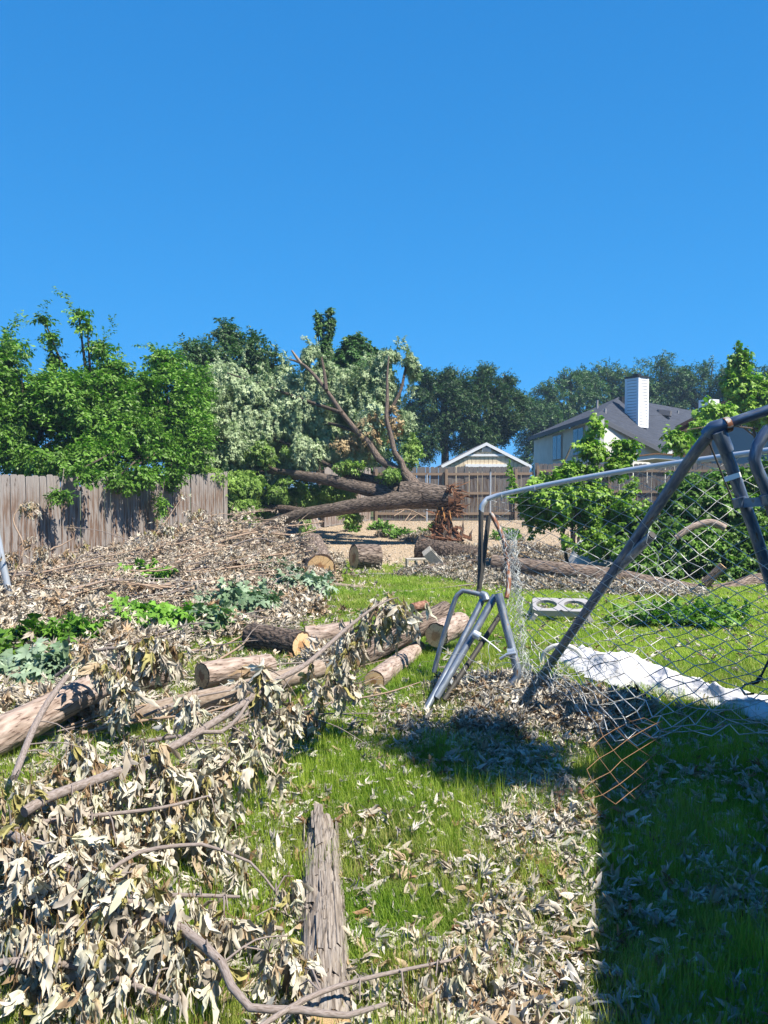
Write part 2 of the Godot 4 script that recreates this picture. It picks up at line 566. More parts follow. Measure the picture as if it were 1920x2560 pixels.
# ---------------------------------------------------------------- leaves
# a maple leaf hanging from the origin along -y, about 1 long, with a stalk; wilt 0 (flat, fresh) .. 1 (folded rag)
func maple_leaf(wilt: float, curl: float, segs := 5, stalk := 0.35) -> MB:
	var m := MB.new()
	var sc := Color(0.45, 0.32, 0.2)
	var w := 0.012
	for k in 2:
		var a := m.add(Vector3(-w, 0, 0).rotated(Vector3.UP, k * 1.57), Vector2.ZERO, sc)
		m.add(Vector3(w, 0, 0).rotated(Vector3.UP, k * 1.57), Vector2.ZERO, sc)
		m.add(Vector3(w, -stalk, 0).rotated(Vector3.UP, k * 1.57), Vector2.ZERO, sc)
		m.add(Vector3(-w, -stalk, 0).rotated(Vector3.UP, k * 1.57), Vector2.ZERO, sc)
		m.quad(a, a + 1, a + 2, a + 3)
	var ang := [-98.0, -50.0, 0.0, 50.0, 98.0]
	var ln := [0.50, 0.82, 1.0, 0.82, 0.50]
	for l in 5:
		var a := deg_to_rad(ang[l] * (1.0 - 0.72 * wilt) + rr(-9, 9))
		var dir := Vector3(sin(a), -cos(a), 0)
		var nor := Vector3(0, 0, 1).rotated(dir, rr(-1.3, 1.3) * wilt)
		var side := dir.cross(nor).normalized()
		var length: float = ln[l] * rr(0.8, 1.1)
		var width := rr(0.10, 0.18) * (1.0 - 0.36 * wilt)
		var cl := curl * rr(-1.0, 1.6)
		var tw := wilt * rr(-2.2, 2.2)
		var fold := rr(0.25, 0.9) * (0.25 + wilt) * (1.0 if rng.randf() < 0.7 else -1.0)
		var p := Vector3(0, -stalk, rr(-0.02, 0.02))
		var prev := -1
		for k in segs + 1:
			var t := float(k) / segs
			var prof := width * (0.5 + 1.5 * t - 2.0 * t * t * t) * rr(0.8, 1.15) if t < 1.0 else 0.004
			if k > 0 and k < segs and wilt < 0.5:
				prof *= 1.15 if k % 2 == 0 else 0.82
			var d := dir.rotated(side, cl * t * t)
			var n2 := nor.rotated(side, cl * t * t)
			var s2 := side.rotated(d, tw * t)
			n2 = n2.rotated(d, tw * t)
			if k > 0:
				p += d * length / segs + Vector3(rr(-1, 1), rr(-1, 1), rr(-1, 1)) * 0.055 * wilt
			var shade := rr(0.78, 1.08)
			var base := lerpf(0.84, 1.0, smoothstep(0.0, 0.35, t))
			var col := Color(shade, shade * lerpf(0.97, 1.0, t), shade * base)
			var st := m.v.size()
			m.add(p - s2 * prof + n2 * prof * fold, Vector2.ZERO, col)
			m.add(p, Vector2.ZERO, col * Color(0.9, 0.9, 0.85))
			m.add(p + s2 * prof + n2 * prof * fold * rr(0.6, 1.1), Vector2.ZERO, col)
			if prev >= 0:
				m.quad(prev, prev + 1, st + 1, st)
				m.quad(prev + 1, prev + 2, st + 2, st + 1)
			prev = st
	var o1 := rr(-40, 40)
	var amp := 0.075 * wilt
	for k in range(8, m.v.size()):
		var q := m.v[k] * 9.0 + Vector3(o1, o1 * 0.7, 0)
		m.v[k] += Vector3(fine.get_noise_3dv(q), fine.get_noise_3dv(q + Vector3(31, 0, 0)) * 0.5, fine.get_noise_3dv(q + Vector3(0, 57, 0)) * 1.5) * amp
	return m


# a spray: a thin stem along +z with leaves; kind 0 = narrow ovals, 1 = lobed maple leaves
func spray(n: int, leaf_len: float, leaf_w: float, kind := 0, stem := Color(0.35, 0.28, 0.2)) -> ArrayMesh:
	var m := MB.new()
	var dirs := []
	var a := m.add(Vector3(-0.006, 0, -0.1), Vector2.ZERO, stem)
	m.add(Vector3(0.006, 0, -0.1), Vector2.ZERO, stem)
	m.add(Vector3(0.003, -0.06, 0.8), Vector2.ZERO, stem)
	m.add(Vector3(-0.003, -0.06, 0.8), Vector2.ZERO, stem)
	m.quad(a, a + 1, a + 2, a + 3)
	for k in n:
		var t := (k + 0.5) / n
		var base := Vector3(rr(-0.06, 0.06), -0.06 * t + rr(-0.1, 0.1), t * 0.9 + rr(-0.05, 0.05))
		var yaw := (1.0 if k % 2 == 0 else -1.0) * rr(0.3, 1.5)
		var d := Vector3(sin(yaw), rr(-0.9, 0.15), cos(yaw)).normalized()
		var side := d.cross(Vector3.UP).normalized().rotated(d, rr(-0.8, 0.8))
		var nor := side.cross(d).normalized()
		var l := leaf_len * rr(0.7, 1.25)
		var w := leaf_w * rr(0.7, 1.2)
		var c := Color.WHITE * rr(0.75, 1.2)
		c.a = 1.0
		if kind == 0:
			var p0 := m.add(base, Vector2.ZERO, c)
			m.add(base + d * l * 0.45 - side * w + nor * w * 0.35, Vector2.ZERO, c)
			m.add(base + d * l * 0.5, Vector2.ZERO, c)
			m.add(base + d * l * 0.45 + side * w + nor * w * 0.35, Vector2.ZERO, c)
			m.add(base + d * l - nor * l * 0.12, Vector2.ZERO, c)
			m.tri(p0, p0 + 2, p0 + 1)
			m.tri(p0, p0 + 3, p0 + 2)
			m.tri(p0 + 1, p0 + 2, p0 + 4)
			m.tri(p0 + 2, p0 + 3, p0 + 4)
		else:
			for q in [-1.0, 0.0, 1.0]:
				var dd := d.rotated(nor, q * rr(0.65, 0.95))
				var ss := side.rotated(nor, q * 0.8)
				var ll: float = l * (1.0 if q == 0.0 else 0.72)
				var p0 := m.add(base + d * l * 0.12, Vector2.ZERO, c)
				m.add(base + dd * ll * 0.55 - ss * w * 0.45 + nor * w * 0.2, Vector2.ZERO, c)
				m.add(base + dd * ll * 0.55 + ss * w * 0.45 + nor * w * 0.2, Vector2.ZERO, c)
				m.add(base + dd * ll - nor * ll * 0.2, Vector2.ZERO, c)
				m.tri(p0, p0 + 2, p0 + 1)
				m.tri(p0 + 1, p0 + 2, p0 + 3)
	return m.mesh(true)


func crown(parent: Node3D, blobs: Array, count: int, meshes: Array, material: Material, size: Vector2, c0: Color, c1: Color, gate := -0.12, called := "crown", shell := 0.45, droop := 0.3, shoots := 0) -> void:
	var total := 0.0
	for b in blobs:
		total += pow(b[1].x * b[1].y * b[1].z, 0.667)
	var xs := []
	var cs := []
	for k in meshes.size():
		xs.append([])
		cs.append([])
	for b in blobs:
		var n := int(count * pow(b[1].x * b[1].y * b[1].z, 0.667) / total)
		var made := 0
		var tries := 0
		while made < n and tries < n * 4:
			tries += 1
			var d := rdir()
			var p: Vector3 = b[0] + d * b[1] * pow(rng.randf(), shell)
			var g := lump.get_noise_3d(p.x * 22.0, p.y * 22.0, p.z * 22.0) + 0.35 * lump.get_noise_3d(p.x * 70.0, p.y * 70.0, p.z * 70.0)
			if g < gate:
				continue
			if p.y < gh(p.x, p.z) + 0.02:
				continue
			made += 1
			var out := (Vector3(d.x, d.y * 0.6 - droop, d.z) + rdir() * 0.55).normalized()
			var basis := Basis.looking_at(-out, Vector3.UP if absf(out.y) < 0.95 else Vector3.RIGHT) * Basis(Vector3(0, 0, 1), rr(-0.7, 0.7))
			var s := rr(size.x, size.y)
			var i := rng.randi() % meshes.size()
			xs[i].append(Transform3D(basis.scaled(Vector3.ONE * s), p - out * s * 0.4 - parent.position))
			var c := c0.lerp(c1, clampf(0.5 + 0.9 * g + rr(-0.35, 0.35), 0, 1))
			c.a = 1.0
			cs[i].append(c)
	for q in shoots:
		var b: Array = blobs[rng.randi() % blobs.size()]
		var d := Vector3(rng.randfn() * 0.7, absf(rng.randfn()) + 0.5, rng.randfn() * 0.7).normalized()
		var p: Vector3 = b[0] + d * b[1] * 0.9
		var dir := (d + Vector3(rr(-0.5, 0.3), 0.5, rr(-0.3, 0.3))).normalized()
		var n := rng.randi_range(3, 7)
		for j in n:
			p += dir * size.y * 0.24
			dir = (dir + rdir() * 0.22 + Vector3(-0.05, -0.04, 0)).normalized()
			var out := (dir + rdir() * 0.7).normalized()
			var s := size.y * lerpf(0.8, 0.45, float(j) / n)
			var i := rng.randi() % meshes.size()
			xs[i].append(Transform3D((Basis.looking_at(-out, Vector3.UP if absf(out.y) < 0.95 else Vector3.RIGHT) * Basis(Vector3(0, 0, 1), rr(-1, 1))).scaled(Vector3.ONE * s), p - out * s * 0.3 - parent.position))
			var c := c0.lerp(c1, rr(0.35, 0.9))
			c.a = 1.0
			cs[i].append(c)
	for k in meshes.size():
		if xs[k].size():
			scatter(called, meshes[k], material, xs[k], cs[k], parent)


func px_blobs(list: Array) -> Array:
	var out := []
	for a in list:
		out.append([at(a[0], a[1], a[2]), Vector3(a[3], a[4], a[5])])
	return out


func tree(called: String, label: String, group: String, blobs: Array, count: int, meshes: Array, material: Material, size: Vector2, c0: Color, c1: Color, trunk_r: float, gate := -0.12, category := "tree") -> Node3D:
	var b := px_blobs(blobs)
	var foot: Vector3 = b[0][0]
	foot.y = gh(foot.x, foot.z)
	var o := thing(called, label, category, group, foot)
	var m := MB.new()
	var top: Vector3 = b[0][0]
	var line := smooth_line([foot - Vector3(0, 0.1, 0), foot.lerp(top, 0.5) + Vector3(rr(-0.2, 0.2), 0, 0), top], [trunk_r, trunk_r * 0.75, trunk_r * 0.4], 0.3)
	tube(m, line[0], line[1], 10, 0.05)
	wpart("trunk", m, M.bark_dark, o)
	for k in b.size():
		var l := MB.new()
		var from: Vector3 = foot.lerp(top, clampf(0.45 + 0.08 * k, 0.4, 0.9))
		tube(l, [from, from.lerp(b[k][0], 0.5) + Vector3(0, 0.1, 0), b[k][0] + Vector3(0, b[k][1].y * 0.6, 0)], [trunk_r * 0.4, trunk_r * 0.28, trunk_r * 0.08], 7)
		wpart("limb", l, M.bark_dark, o)
	crown(o, b, count, meshes, material, size, c0, c1, gate, "crown", 0.45, 0.3, 6 if called == "bush_tree" else 4 if called == "maple_sapling" else 0)
	return o


# ---------------------------------------------------------------- fences
func picket_mesh(h: float, w: float, variant: int) -> ArrayMesh:
	var m := MB.new()
	var t := 0.017
	var e := 0.03
	var o := [Vector2(-w / 2, 0), Vector2(w / 2, 0), Vector2(w / 2, h - e), Vector2(w / 2 - e, h), Vector2(-w / 2 + e, h), Vector2(-w / 2, h - e)]
	for side in [-1, 1]:
		var s := m.v.size()
		for p in o:
			m.add(Vector3(p.x, p.y, side * t / 2), Vector2(p.x / w + 0.5, 1.0 - p.y / 1.9 + 0.02))
		for k in range(1, 5):
			if side < 0:
				m.tri(s, s + k, s + k + 1)
			else:
				m.tri(s, s + k + 1, s + k)
	for k in 6:
		var p: Vector2 = o[k]
		var q: Vector2 = o[(k + 1) % 6]
		var s := m.v.size()
		for a in [[p, -1], [p, 1], [q, 1], [q, -1]]:
			m.add(Vector3(a[0].x, a[0].y, a[1] * t / 2), Vector2(0.5 + 0.4 * a[1], 1.0 - a[0].y / 1.9))
		m.quad(s, s + 1, s + 2, s + 3)
	return m.mesh(false)


func board_fence(called: String, label: String, a: Vector3, b: Vector3, h: float, w: float, prefix: String, kinds: int, rail_side: float, lean := 0.0, shuffle := 1.0) -> Node3D:
	var o := thing(called, label, "fence", "", a)
	var dir := (b - a)
	dir.y = 0
	var length := dir.length()
	dir /= length
	var face := dir.cross(Vector3.UP)
	var meshes := []
	for k in 5:
		meshes.append(picket_mesh(h + 0.007 * (k - 2) * shuffle, w - 0.009, k))
	var n := int(length / w)
	for k in n:
		var p := a + dir * (k + 0.5) * w
		p.y = gh(p.x, p.z) + 0.03 + rr(-0.012, 0.012) * shuffle
		var basis := Basis(dir, Vector3.UP, -face) * Basis(Vector3(0, 0, 1), rr(-0.008, 0.008) * shuffle) * Basis(Vector3.UP, rr(-0.03, 0.03)) * Basis(Vector3.RIGHT, lean + rr(-0.008, 0.008))
		p += face * rr(-0.007, 0.007)
		part("picket", meshes[rng.randi() % 5], M["%s%d" % [prefix, rng.randi() % kinds]], o, Transform3D(basis, p - a))
	for y in [0.25, h * 0.52, h - 0.22]:
		var m := MB.new()
		var seg := int(length / 2.4) + 1
		for s in seg:
			var p0 := a + dir * length * s / seg
			var p1 := a + dir * length * (s + 1) / seg
			p0.y = gh(p0.x, p0.z) + y
			p1.y = gh(p1.x, p1.z) + y
			var d2 := (p1 - p0).normalized()
			var off := (face * rail_side * 0.03).rotated(dir, 0) + Vector3(0, 0, 0)
			off += (Vector3.UP.rotated(dir, -lean) - Vector3.UP) * y
			m.box(Transform3D(Basis(d2, face.cross(d2).normalized(), face), (p0 + p1) / 2 + off), Vector3(p0.distance_to(p1) - 0.004, 0.085, 0.038), 0.004)
		wpart("rail", m, M.rail, o, false)
	for s in int(length / 2.4) + 1:
		var p := a + dir * minf(s * 2.4 + 0.1, length - 0.05)
		p.y = gh(p.x, p.z)
		var m := MB.new()
		m.box(Transform3D(Basis(dir, Vector3.UP, -face), p + face * rail_side * 0.095 + Vector3(0, h * 0.5 - 0.05, 0)), Vector3(0.09, h, 0.088), 0.006)
		if lean == 0.0:
			wpart("post", m, M.rail, o, false)
	return o


func build_fences() -> void:
	var a := Vector3(-7.1, 0, -11.9)
	var c := Vector3(-0.42, 0, -27.0)
	var dir := (c - a).normalized()
	# ray through px meets the fence line
	var p1 := a + dir * ((at(575, 1200, 19.3) - a).dot(dir))
	var p2 := a + dir * ((at(800, 1200, 23.9) - a).dot(dir))
	board_fence("wooden_fence", "long weathered grey-brown dog-eared board fence below the leafy bushes", a, p1, 1.80, 0.158, "picket", 6, -1.0)
	board_fence("wooden_fence", "crushed dark stretch of broken fence boards leaning inward beneath the fallen tree", p1 + dir * 0.15, p2 - dir * 0.2, 1.12, 0.158, "picket", 6, -1.0, 0.38)
	board_fence("wooden_fence", "short upright fence section between the crushed part and the back corner", p2, c, 1.80, 0.158, "picket", 6, -1.0)
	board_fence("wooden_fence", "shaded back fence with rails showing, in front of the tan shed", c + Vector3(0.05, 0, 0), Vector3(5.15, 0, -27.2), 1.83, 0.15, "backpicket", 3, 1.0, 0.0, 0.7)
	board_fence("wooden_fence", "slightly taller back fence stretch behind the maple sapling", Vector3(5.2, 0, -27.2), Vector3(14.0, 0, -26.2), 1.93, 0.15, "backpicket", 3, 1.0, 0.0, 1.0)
	# a lone post of the crushed section
	var q := at(632, 1240, 20.6)
	q.y = gh(q.x, q.z)
	var po := thing("fence_post", "bare wooden fence post sticking up among the fallen tree's leaves", "post", "", q)
	var m := MB.new()
	m.box(Transform3D(Basis(Vector3.UP, 0.3), q + Vector3(0, 0.95, 0)), Vector3(0.1, 1.9, 0.1), 0.008)
	wpart("post", m, M.rail, po, false)
	# galvanised posts of an old wire fence in front of the back fence
	for g in [[1067, 1186, 26.4, "slim galvanised post at the back fence just above the fallen trunk"], [1226, 1180, 25.9, "tall slim galvanised post before the back fence, right of the splintered break"]]:
		var t := at(g[0], g[1], g[2])
		var f := Vector3(t.x, gh(t.x, t.z), t.z)
		var o := thing("metal_post", g[3], "post", "galvanised posts along the back fence", f)
		pole("post", [f, t], 0.03, M.bright_rail, o)
		pole("post_cap", [t, t + Vector3(0, 0.025, 0)], 0.036, M.galv, o)
	var lp := thing("metal_post", "pale leaning galvanised pole against the wooden fence at the picture edge", "post", "", at(20, 1462, 10.0))
	pole("post", [at(24, 1490, 10.0), at(-10, 1330, 10.0)], 0.045, M.bright_rail, lp)


# ---------------------------------------------------------------- far buildings and trees
func prism(m: MB, p: Array, thick: Vector3) -> void:
	m.face(p)
	var q := []
	for k in p.size():
		q.append(p[p.size() - 1 - k] + thick)
	m.face(q)
	for k in p.size():
		var k1 := (k + 1) % p.size()
		m.face([p[k1], p[k], p[k] + thick, p[k1] + thick])


func build_shed() -> void:
	var d := 33.0
	var l := at(1110, 1163, d)
	var r := at(1321, 1165, d)
	var g := gh(0, -33)
	var apex := at(1212, 1111, d)
	var cx := (l.x + r.x) / 2
	apex.x = cx
	var o := thing("shed", "tan gabled shed with white trim behind the back fence", "shed", "", Vector3(cx, g, -d))
	var eave := l.y
	var n := 19
	var wid := (r.x - l.x - 0.2) / n
	for k in n:
		var x0 := l.x + 0.1 + k * wid
		var top := eave + (apex.y - eave) * (1.0 - absf(x0 + wid / 2 - cx) / (cx - l.x)) - 0.14
		var m := MB.new()
		m.box(Transform3D(Basis(), Vector3(x0 + wid / 2, (g + top) / 2, -d - 0.02)), Vector3(wid - 0.012, top - g, 0.03), 0.006)
		wpart("siding_panel", m, M.siding, o, false)
	var bm := MB.new()
	bm.box(Transform3D(Basis(), Vector3(cx, (g + eave) / 2, -d - 2.03)), Vector3(r.x - l.x - 0.2, eave - g, 3.96))
	prism(bm, [Vector3(l.x + 0.15, eave + 0.003, -d - 0.06), Vector3(r.x - 0.15, eave + 0.003, -d - 0.06), Vector3(cx, apex.y - 0.1, -d - 0.06)], Vector3(0, 0, -3.9))
	wpart("wall", bm, M.siding, o, false)
	var ro := MB.new()
	for s in [-1.0, 1.0]:
		var e := Vector3(cx + s * (cx - l.x + 0.12), eave - 0.07, -d + 0.06)
		var t := Vector3(cx, apex.y + 0.02, -d + 0.06)
		var up := Vector3(0, 0.07, 0)
		prism(ro, [e, t, t + up, e + up], Vector3(0, 0, -4.4))
		var tm := MB.new()
		prism(tm, [e + Vector3(0, -0.07, 0.004), t + Vector3(0, -0.07, 0.004), t + Vector3(0, 0.06, 0.004), e + Vector3(0, 0.06, 0.004)], Vector3(0, 0, 0.03))
		wpart("rake_trim", tm, M.trim, o, false)
		var cb := MB.new()
		cb.box(Transform3D(Basis(), Vector3(cx + s * (cx - l.x - 0.09), (g + eave) / 2, -d + 0.02)), Vector3(0.1, eave - g - 0.1, 0.05), 0.004)
		wpart("corner_trim", cb, M.trim, o, false)
	wpart("roof", ro, M.shed_roof, o, false)
	var bt := MB.new()
	var ty := at(1212, 1138, d).y
	bt.box(Transform3D(Basis(), Vector3(cx, ty, -d + 0.025)), Vector3(1.75, 0.09, 0.04), 0.004)
	wpart("gable_trim", bt, M.trim, o, false)
	var ve := MB.new()
	var vy := at(1212, 1124, d).y
	ve.box(Transform3D(Basis(), Vector3(cx, vy, -d + 0.02)), Vector3(0.36, 0.2, 0.05), 0.004)
	var vent := wpart("vent", ve, M.trim, o, false)
	for k in 4:
		var sl := MB.new()
		sl.box(Transform3D(Basis(Vector3.RIGHT, 0.6), Vector3(cx, vy - 0.07 + k * 0.047, -d + 0.055)), Vector3(0.3, 0.035, 0.006))
		wpart("louvre", sl, M.plastic, vent, false)
	var hd := MB.new()
	hd.box(Transform3D(Basis(), Vector3(cx, at(1212, 1164, d).y, -d + 0.03)), Vector3(1.75, 0.12, 0.06), 0.004)
	hd.box(Transform3D(Basis(), Vector3(cx - 0.83, (g + at(1212, 1164, d).y) / 2 - 0.03, -d + 0.028)), Vector3(0.09, at(1212, 1164, d).y - g - 0.07, 0.05), 0.004)
	hd.box(Transform3D(Basis(), Vector3(cx + 0.83, (g + at(1212, 1164, d).y) / 2 - 0.03, -d + 0.028)), Vector3(0.09, at(1212, 1164, d).y - g - 0.07, 0.05), 0.004)
	wpart("door_frame", hd, M.trim, o, false)


func build_houses() -> void:
	var g := 0.4
	var c0 := at(1490, 1037, 37)
	var l := at(1321, 1093, 51)
	var r1 := at(1546, 993, 44)
	var q := at(1666, 1127, 40)
	var s := at(1738, 1028, 54)
	var q2 := at(1745, 1130, 50)
	var o := thing("house", "cream two-storey house with dark shingle roof and tall white chimney", "house", "", Vector3(c0.x, g, c0.z))
	var low := func(p: Vector3) -> Vector3: return Vector3(p.x, g, p.z)
	var inset := Vector3(0.25, -0.12, -0.2)
	var w1 := MB.new()
	var a := c0 + inset
	var b := l + Vector3(0.3, -0.25, 0.3)
	prism(w1, [low.call(b), low.call(a), a, b], Vector3(0.2, 0, 0))
	wpart("wall", w1, M.house_wall, o, false)
	var w2 := MB.new()
	var e := q + Vector3(-0.4, 0.02, -0.2)
	prism(w2, [low.call(a), low.call(e), e, a], Vector3(0, 0, -0.2))
	wpart("gable_wall", w2, M.house_wall, o, false)
	var w3 := MB.new()
	prism(w3, [low.call(e), low.call(q2), q2 + Vector3(-0.2, -0.06, 0), e], Vector3(0.1, 0, -0.2))
	wpart("side_wall", w3, M.house_wall, o, false)
	var rf := MB.new()
	var th := Vector3(0, -0.12, 0)
	prism(rf, [c0, r1, l], th)
	prism(rf, [q, q2, s, r1, c0], th)
	wpart("roof", rf, M.roof, o, false)
	var fa := MB.new()
	for k in [[l, c0], [c0, q]]:
		var u: Vector3 = k[0]
		var v: Vector3 = k[1]
		var out := Vector3(-0.03, 0, 0.03)
		prism(fa, [u + out + Vector3(0, -0.22, 0), v + out + Vector3(0, -0.22, 0), v + out + Vector3(0, 0.01, 0), u + out + Vector3(0, 0.01, 0)], -out * 0.8)
	wpart("fascia", fa, mat(srgb(74, 78, 88), 0.8), o, false)
	var gt := MB.new()
	gt.box(Transform3D(Basis(Vector3.UP, 0.1), q + Vector3(0.75, -0.08, -0.2)), Vector3(1.5, 0.16, 0.1), 0.01)
	wpart("gutter", gt, M.trim, o, false)
	# windows on the receding wall
	for k in 2:
		var t: float = [0.56, 0.25][k]
		var p := a.lerp(b, t) + Vector3(-0.02, -0.85, 0)
		var d2 := (b - a)
		d2.y = 0
		d2 = d2.normalized()
		var bs := Basis(d2, Vector3.UP, d2.cross(Vector3.UP))
		var f := MB.new()
		f.box(Transform3D(bs, p), Vector3(2.0, 1.5, 0.06))
		var win := wpart("window", f, mat(srgb(150, 140, 126), 0.8), o, false)
		for n in 2:
			var gl := MB.new()
			gl.box(Transform3D(bs, p + d2 * (n - 0.5) * 0.92 + Vector3(-0.035, 0, 0.0)), Vector3(0.84, 1.32, 0.04))
			wpart("pane", gl, M.glass, win, false)
	# chimney, a corner towards the viewer
	var top := at(1614, 943, 41)
	var base := at(1614, 1040, 41)
	var bs2 := Basis(Vector3.UP, 0.62)
	var cw := 0.78
	var mid := (top + base) / 2 + bs2 * Vector3(0.0, 0, -cw * 0.7)
	var h := top.y - base.y + 0.6
	mid.y = top.y - h / 2
	var cm := MB.new()
	cm.box(Transform3D(bs2, mid), Vector3(cw, h - 0.02, cw), 0.0)
	var chim := wpart("chimney", cm, M.plastic, o, false)
	var n := 17
	for f in 2:
		var fb := bs2 * Basis(Vector3.UP, -PI / 2 * f)
		for k in n:
			var bd := MB.new()
			bd.box(Transform3D(fb * Basis(Vector3.RIGHT, -0.14), mid + fb * Vector3(0, -h / 2 + (k + 0.5) * h / n, cw / 2 + 0.012)), Vector3(cw - 0.2, h / n - 0.03, 0.022))
			wpart("siding_board", bd, M.trim, chim, false)
	for sx in [-1, 1]:
		for sz in [-1, 1]:
			var tr := MB.new()
			tr.box(Transform3D(bs2, mid + bs2 * Vector3(sx * (cw / 2 - 0.025), 0, sz * (cw / 2 - 0.025))), Vector3(0.13, h, 0.13), 0.006)
			wpart("corner_trim", tr, M.trim, chim, false)
	var cap := MB.new()
	cap.box(Transform3D(bs2, Vector3(mid.x, top.y + 0.03, mid.z)), Vector3(cw + 0.12, 0.09, cw + 0.12), 0.01)
	cap.box(Transform3D(bs2, Vector3(mid.x, top.y + 0.15, mid.z)), Vector3(0.34, 0.14, 0.34), 0.02)
	wpart("chimney_cap", cap, M.black, chim, false)
	# vents and pipes on the roof
	for v in [[1493, 1008, 43.0], [1513, 1030, 38.6], [1695, 1033, 50.0]]:
		var p := at(v[0], v[1], v[2])
		pole("vent_pipe", [p - Vector3(0, 0.5, 0), p + Vector3(0, 0.16, 0)], 0.06, M.plastic, o, 8)
	var sk := MB.new()
	var sp := at(1660, 1033, 47.0)
	sk.box(Transform3D(Basis(Vector3.UP, -0.3) * Basis(Vector3(0, 0, 1), -0.12), sp), Vector3(0.85, 0.3, 0.8), 0.1)
	wpart("roof_vent", sk, M.shed_roof, o, false)
	var tb := MB.new()
	tb.box(Transform3D(Basis(), at(1556, 1003, 43.6)), Vector3(0.32, 0.5, 0.3), 0.08)
	wpart("roof_turbine", tb, M.black, o, false)

	# second house, brown, behind the swing frame
	var d := 31.0
	var h2 := thing("house", "brown brick house with blue-grey gable beyond the swing frame's top", "house", "", Vector3(at(1800, 1100, d).x, g, -d))
	var e1 := at(1688, 1077, d)
	var away := Vector3(e1.x, 0, e1.z).normalized()
	var hit := func(px: float, py: float) -> Vector3:
		var r := ray(px, py)
		return EYE + r * ((e1 - EYE).dot(away) / r.dot(away))
	var foot := func(p: Vector3) -> Vector3: return Vector3(p.x, g, p.z)
	var b0: Vector3 = hit.call(1712, 1072)
	var b1: Vector3 = hit.call(1780, 1037)
	var b2: Vector3 = hit.call(1960, 947)
	var b3: Vector3 = hit.call(2200, 1080)
	var pk: Vector3 = hit.call(1960, 938)
	var wb := MB.new()
	prism(wb, [foot.call(b0), foot.call(b1), b1, b0], away * 5.0)
	wpart("brick_wall", wb, M.brick, h2, false)
	var gb := MB.new()
	prism(gb, [foot.call(b1) + away * 0.1, foot.call(b3) + away * 0.1, b3 + away * 0.1, b2 + away * 0.1, b1 + away * 0.1], away * 4.8)
	wpart("gable_wall", gb, M.blue_siding, h2, false)
	var r2 := MB.new()
	var up := Vector3(0, 0.14, 0)
	prism(r2, [e1 - away * 0.5, pk - away * 0.5, pk - away * 0.5 + up, e1 - away * 0.5 + up], away * 6.0)
	prism(r2, [pk - away * 0.5, b3 - away * 0.5, b3 - away * 0.5 + up, pk - away * 0.5 + up], away * 6.0)
	wpart("roof", r2, M.fascia, h2, false)
	var c2 := MB.new()
	c2.box(Transform3D(Basis(Vector3.UP, 0.4), at(1772, 1013, 38) + Vector3(0, -0.5, 0)), Vector3(0.66, 1.5, 0.66), 0.01)
	wpart("chimney", c2, M.trim, h2, false)
	# low patio cover between the houses
	var pc := thing("patio_cover", "low white arched patio cover with brown edge behind the fence", "patio cover", "", at(1640, 1160, 30))
	var cv := MB.new()
	var edge := MB.new()
	var px := [1545, 1590, 1640, 1690, 1730]
	var py := [1152, 1142, 1136, 1139, 1146]
	for k in 4:
		var u := at(px[k], py[k], 30)
		var v := at(px[k + 1], py[k + 1], 30)
		prism(cv, [u + Vector3(0, -0.16, 0), v + Vector3(0, -0.16, 0), v, u], Vector3(0, 0, -3))
		prism(edge, [u + Vector3(0, 0.002, 0.05), v + Vector3(0, 0.002, 0.05), v + Vector3(0, 0.055, 0.05), u + Vector3(0, 0.055, 0.05)], Vector3(0, 0, -3.1))
	wpart("canopy", cv, M.white, pc, false)
	wpart("roof_edge", edge, M.scraper, pc, false)
	for k in 2:
		var u := at([1552, 1722][k], 1152, 30)
		pole("post", [Vector3(u.x, g, u.z - 0.3), u + Vector3(0, 0.0, -0.3)], 0.05, M.trim, pc, 8)


func build_home_corner() -> void:
	# the house at the photographer's side; its eaves cast the square shadow on the lawn
	var flat := Vector3(sun.x, 0, sun.z).normalized()
	var hgt := 3.2
	var k := Vector3(1.56, 0, -5.85) + flat * hgt / tan(deg_to_rad(SUN_ELEVATION)) + Vector3(0, hgt, 0)
	var back := Vector3(-0.264, 0, 0.964)
	var out := Vector3(0.964, 0, 0.264)
	var o := thing("house", "photographer's house beside the lawn, casting the square shadow", "house", "", Vector3(k.x, 0, k.z))
	var m := MB.new()
	var w := 0.45
	var a := k + back * w + out * w
	a.y = 0
	var up := Vector3(0, hgt - 0.15, 0)
	prism(m, [a, a + back * 11, a + back * 11 + up, a + up], out * 0.2)
	prism(m, [a + out * 0.2, a + out * 10, a + out * 10 + up, a + out * 0.2 + up], back * 0.2)
	wpart("wall", m, M.siding, o, false)
	var r := MB.new()
	var p := [k, k + back * 12, k + back * 12 + out * 10, k + out * 10]
	var r0 := k + back * 4 + out * 5 + Vector3(0, 2.2, 0)
	var r1 := k + back * 8 + out * 5 + Vector3(0, 2.2, 0)
	var th := Vector3(0, -0.15, 0)
	prism(r, [p[0], p[1], r1, r0], th)
	prism(r, [p[1], p[2], r1], th)
	prism(r, [p[2], p[3], r0, r1], th)
	prism(r, [p[3], p[0], r0], th)
	wpart("roof", r, M.roof, o, false)


